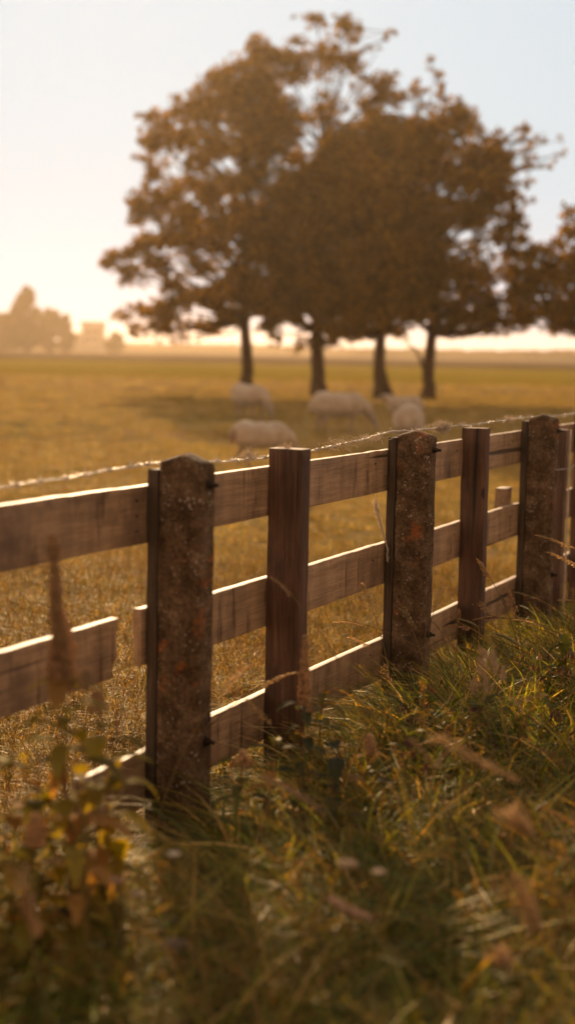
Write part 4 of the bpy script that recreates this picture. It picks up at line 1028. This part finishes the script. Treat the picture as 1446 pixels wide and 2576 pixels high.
weed('small yellow leaved nettle under the bottom rail', 815, 1720, 4.00, True, 0, seed=11, sc=0.8, lc=(.14, .13, .03), rust=.1)
weed('low bronze leaved weed in front of the second concrete post', 930, 1850, 3.50, True, .1, seed=12, sc=0.8, lc=(.10, .09, .03), rust=.45)

def comfrey(label, px, py, Y, seed, nst=3, sc=1.0):
    rr = random.Random(seed); tip = at(px, py, Y); h = max(.25, tip.z); root = empty('comfrey_plant', (tip.x, Y, 0)); tag(root, label, 'flowering plant', 'comfrey plants with purple bells')
    for s_ in range(nst):
        az = rr.uniform(0, 6.28); b = rr.uniform(.05, .3) if s_ else .02; hh = h * (1 if s_ == 0 else rr.uniform(.7, .95)) / (1 - .45 * b)
        ps = curve_pts((rr.uniform(-.02, .02), rr.uniform(-.02, .02), 0), az, hh, b, 8)
        mb = MB(); mb.tube(ps, [.004 - .0025 * i / 8 for i in range(9)], 6, (.14, .13, .05)); mb.build('stem', M['plant'], root)
        mb = MB()
        for i in range(2, 9):
            for q in range(2):
                a = rr.uniform(0, 6.28); el = rr.uniform(.1, .9) if i < 7 else rr.uniform(.6, 1.2); L = sc * rr.uniform(.09, .16) * (1 - .05 * i)
                d = Vector((math.cos(a) * math.cos(el), math.sin(a) * math.cos(el), math.sin(el)))
                leaf(mb, ps[i], d, L, L * rr.uniform(.20, .28), np.array((.10, .11, .03)) * rr.uniform(.7, 1.5), rr.uniform(.4, 1.5), .35, 8)
        mb.build('leaves', M['plant'], root)
        mb = MB()
        for cl in range(2):
            c0 = ps[-1 - cl] + Vector((rr.uniform(-.02, .02), rr.uniform(-.02, .02), .004))
            for i in range(9):
                a = rr.uniform(0, 6.28); o_ = Vector((math.cos(a) * .016, math.sin(a) * .016, -.006 - rr.random() * .012)); p = c0 + o_
                mb.blob(c0 + o_ * .5, (.003, .003, .006), (.20, .17, .09), axis=o_, seg=5, rings=3)
                L = rr.uniform(.011, .016); vs = []; cc = []; col = np.array(rr.choice([(.16, .06, .10), (.22, .10, .12), (.40, .27, .20), (.10, .04, .07)]))
                for (t, r_) in ((0, .0015), (.35, .0028), (.8, .0032), (1, .0042)):
                    for k in range(6): vs.append(tuple(p + Vector((math.cos(k * PI / 3) * r_, math.sin(k * PI / 3) * r_, -L * t))))
                mb.add(vs, [(j * 6 + k, j * 6 + (k + 1) % 6, (j + 1) * 6 + (k + 1) % 6, (j + 1) * 6 + k) for j in range(3) for k in range(6)], col)
        mb.build('flowers', M['plant'], root)
comfrey('comfrey with pale upright leaves and drooping bells in front of the second concrete post foot', 1062, 1725, 4.2, 1)
comfrey('comfrey with dark purple bells in the middle of the right verge', 1190, 1775, 4.1, 2)
comfrey('tall comfrey with hanging purple bells near the right edge, left of the outermost one', 1378, 1640, 4.6, 3)
comfrey('comfrey right against the right edge of the photo', 1436, 1640, 4.6, 4)
comfrey('comfrey with pink buds below the tall pair on the right', 1290, 1810, 4.0, 5)
comfrey('low comfrey with pale bells left of the others in the central verge', 1010, 1850, 3.7, 6, 2, .8)
comfrey('low leafy comfrey below the pair at the right edge', 1400, 1790, 4.1, 7, 3, .9)

def yarrow(label, px, py, Y, r=.018, col=(.75, .68, .58), seed=0):
    rr = random.Random(seed); tip = at(px, py, Y); root = empty('umbel_flower', (tip.x + .02, Y, 0)); tag(root, label, 'flower', 'pale flowers in the verge')
    mb = MB(); mb.tube([(0, 0, 0), (.0, 0, tip.z * .5), (-.02, 0, tip.z - .02)], .0018, 5, (.14, .12, .05))
    for i in range(5):
        a = i * 1.257; mb.tube([(-.02, 0, tip.z - .02), (-.02 + math.cos(a) * r * .7, math.sin(a) * r * .7, tip.z - .002)], .0007, 3, (.14, .12, .05))
    mb.build('stem', M['plant'], root); mb = MB()
    for i in range(90):
        a = rr.uniform(0, 6.28); q = r * math.sqrt(rr.random()); mb.blob((-.02 + q * math.cos(a), q * math.sin(a), tip.z + .003 - q * q * 9), (.0024, .0024, .0016), np.array(col) * rr.uniform(.8, 1.1), seg=5, rings=3)
    mb.build('flower_head', M['seed'], root)
yarrow('bright white blurred flower head among the leaves at the left', 203, 1958, 2.35, .012, seed=1)
yarrow('small white blurred flower in front of the nearest concrete post base', 437, 2150, 2.50, .011, seed=2)
yarrow('creamy blurred flower head low on the left verge', 345, 2250, 2.35, .012, (.6, .46, .34), seed=3)
yarrow('creamy round blurred flower head in the middle of the verge', 872, 2172, 2.35, .018, (.6, .44, .3), seed=4)
yarrow('smaller creamy flower right beside the round one in mid verge', 952, 2195, 2.35, .011, (.6, .44, .3), seed=5)
yarrow('large faint greyish flower head near the bottom left', 440, 2372, 2.35, .028, (.30, .22, .17), seed=6)
yarrow('small pinkish flower at the centre of the lower left verge', 295, 2215, 2.35, .012, (.5, .3, .2), seed=7)
# one broad yellow blade near the bottom right, and a backlit green-gold tussock
def broad(label, a, b, c, wdt, col):
    mb = MB(); ps = [a.lerp(b, t) * (1 - t) + b.lerp(c, t) * t for t in np.linspace(0, 1, 9)]
    for p_ in range(1):
        vs = []
        for i, p in enumerate(ps):
            w_ = wdt * .5 * math.sin(PI * (.12 + .86 * i / 8)) ; d = (ps[min(8, i + 1)] - ps[max(0, i - 1)]).normalized(); sdv = d.cross(Vector((.2, 1, .3))).normalized()
            vs += [tuple(p - sdv * w_), tuple(p + Vector((0, 0, .15 * w_))), tuple(p + sdv * w_)]
        f = []
        for i in range(8): f += [(3 * i, 3 * i + 1, 3 * i + 4, 3 * i + 3), (3 * i + 1, 3 * i + 2, 3 * i + 5, 3 * i + 4)]
        mb.add(vs, f, col)
    tag(mb.build('broad_grass_blade', M['plant']), label, 'grass blade')
g = at(1020, 2560, 2.34); broad('single broad yellow backlit grass blade near the bottom right', Vector((g.x - .02, 1.8, .3)), at(1090, 2520, 2.34), at(1250, 2395, 2.34), .014, (.42, .26, .03))
g = at(0, 2560, 2.30); broad('broad orange blade arching in the bottom left corner', Vector((g.x - .05, 1.6, 0)), at(20, 2470, 2.31), at(180, 2570, 2.30), .012, (.40, .2, .05))
mb = MB(); n = 170
cpt = at(720, 2500, 2.44)
bs = disc(n, .24) + np.array([cpt.x + .05, 2.62, 0]); mb.blades(bs, 2.6 + rng.normal(size=n) * .5, (.30 + .16 * rng.random(n)), .5 + .6 * rng.random(n), .005 + .003 * rng.random(n), np.array((.50, .37, .04)) * (.6 + .7 * rng.random((n, 1))), seg=7, tilt=.4)
tag(mb.build('grass_tussock', M['grass']), 'sunlit golden green grass tussock leaning left at the bottom centre', 'grass tussock')

# ---------------------------------------------------------------- haze
HZ = newmat('haze_air'); m, nt2, out2, N2, L2 = HZ
pv = N2('ShaderNodeVolumePrincipled'); pv.inputs['Color'].default_value = (1, .76, .50, 1); pv.inputs['Density'].default_value = .0005; pv.inputs['Anisotropy'].default_value = .7
L2(pv.outputs[0], out2.inputs['Volume'])
mb = MB(); pbox(mb, -1450, 1450, -12, 1200, -1, 13); hz = mb.build('haze', m); tag(hz, kind='stuff')
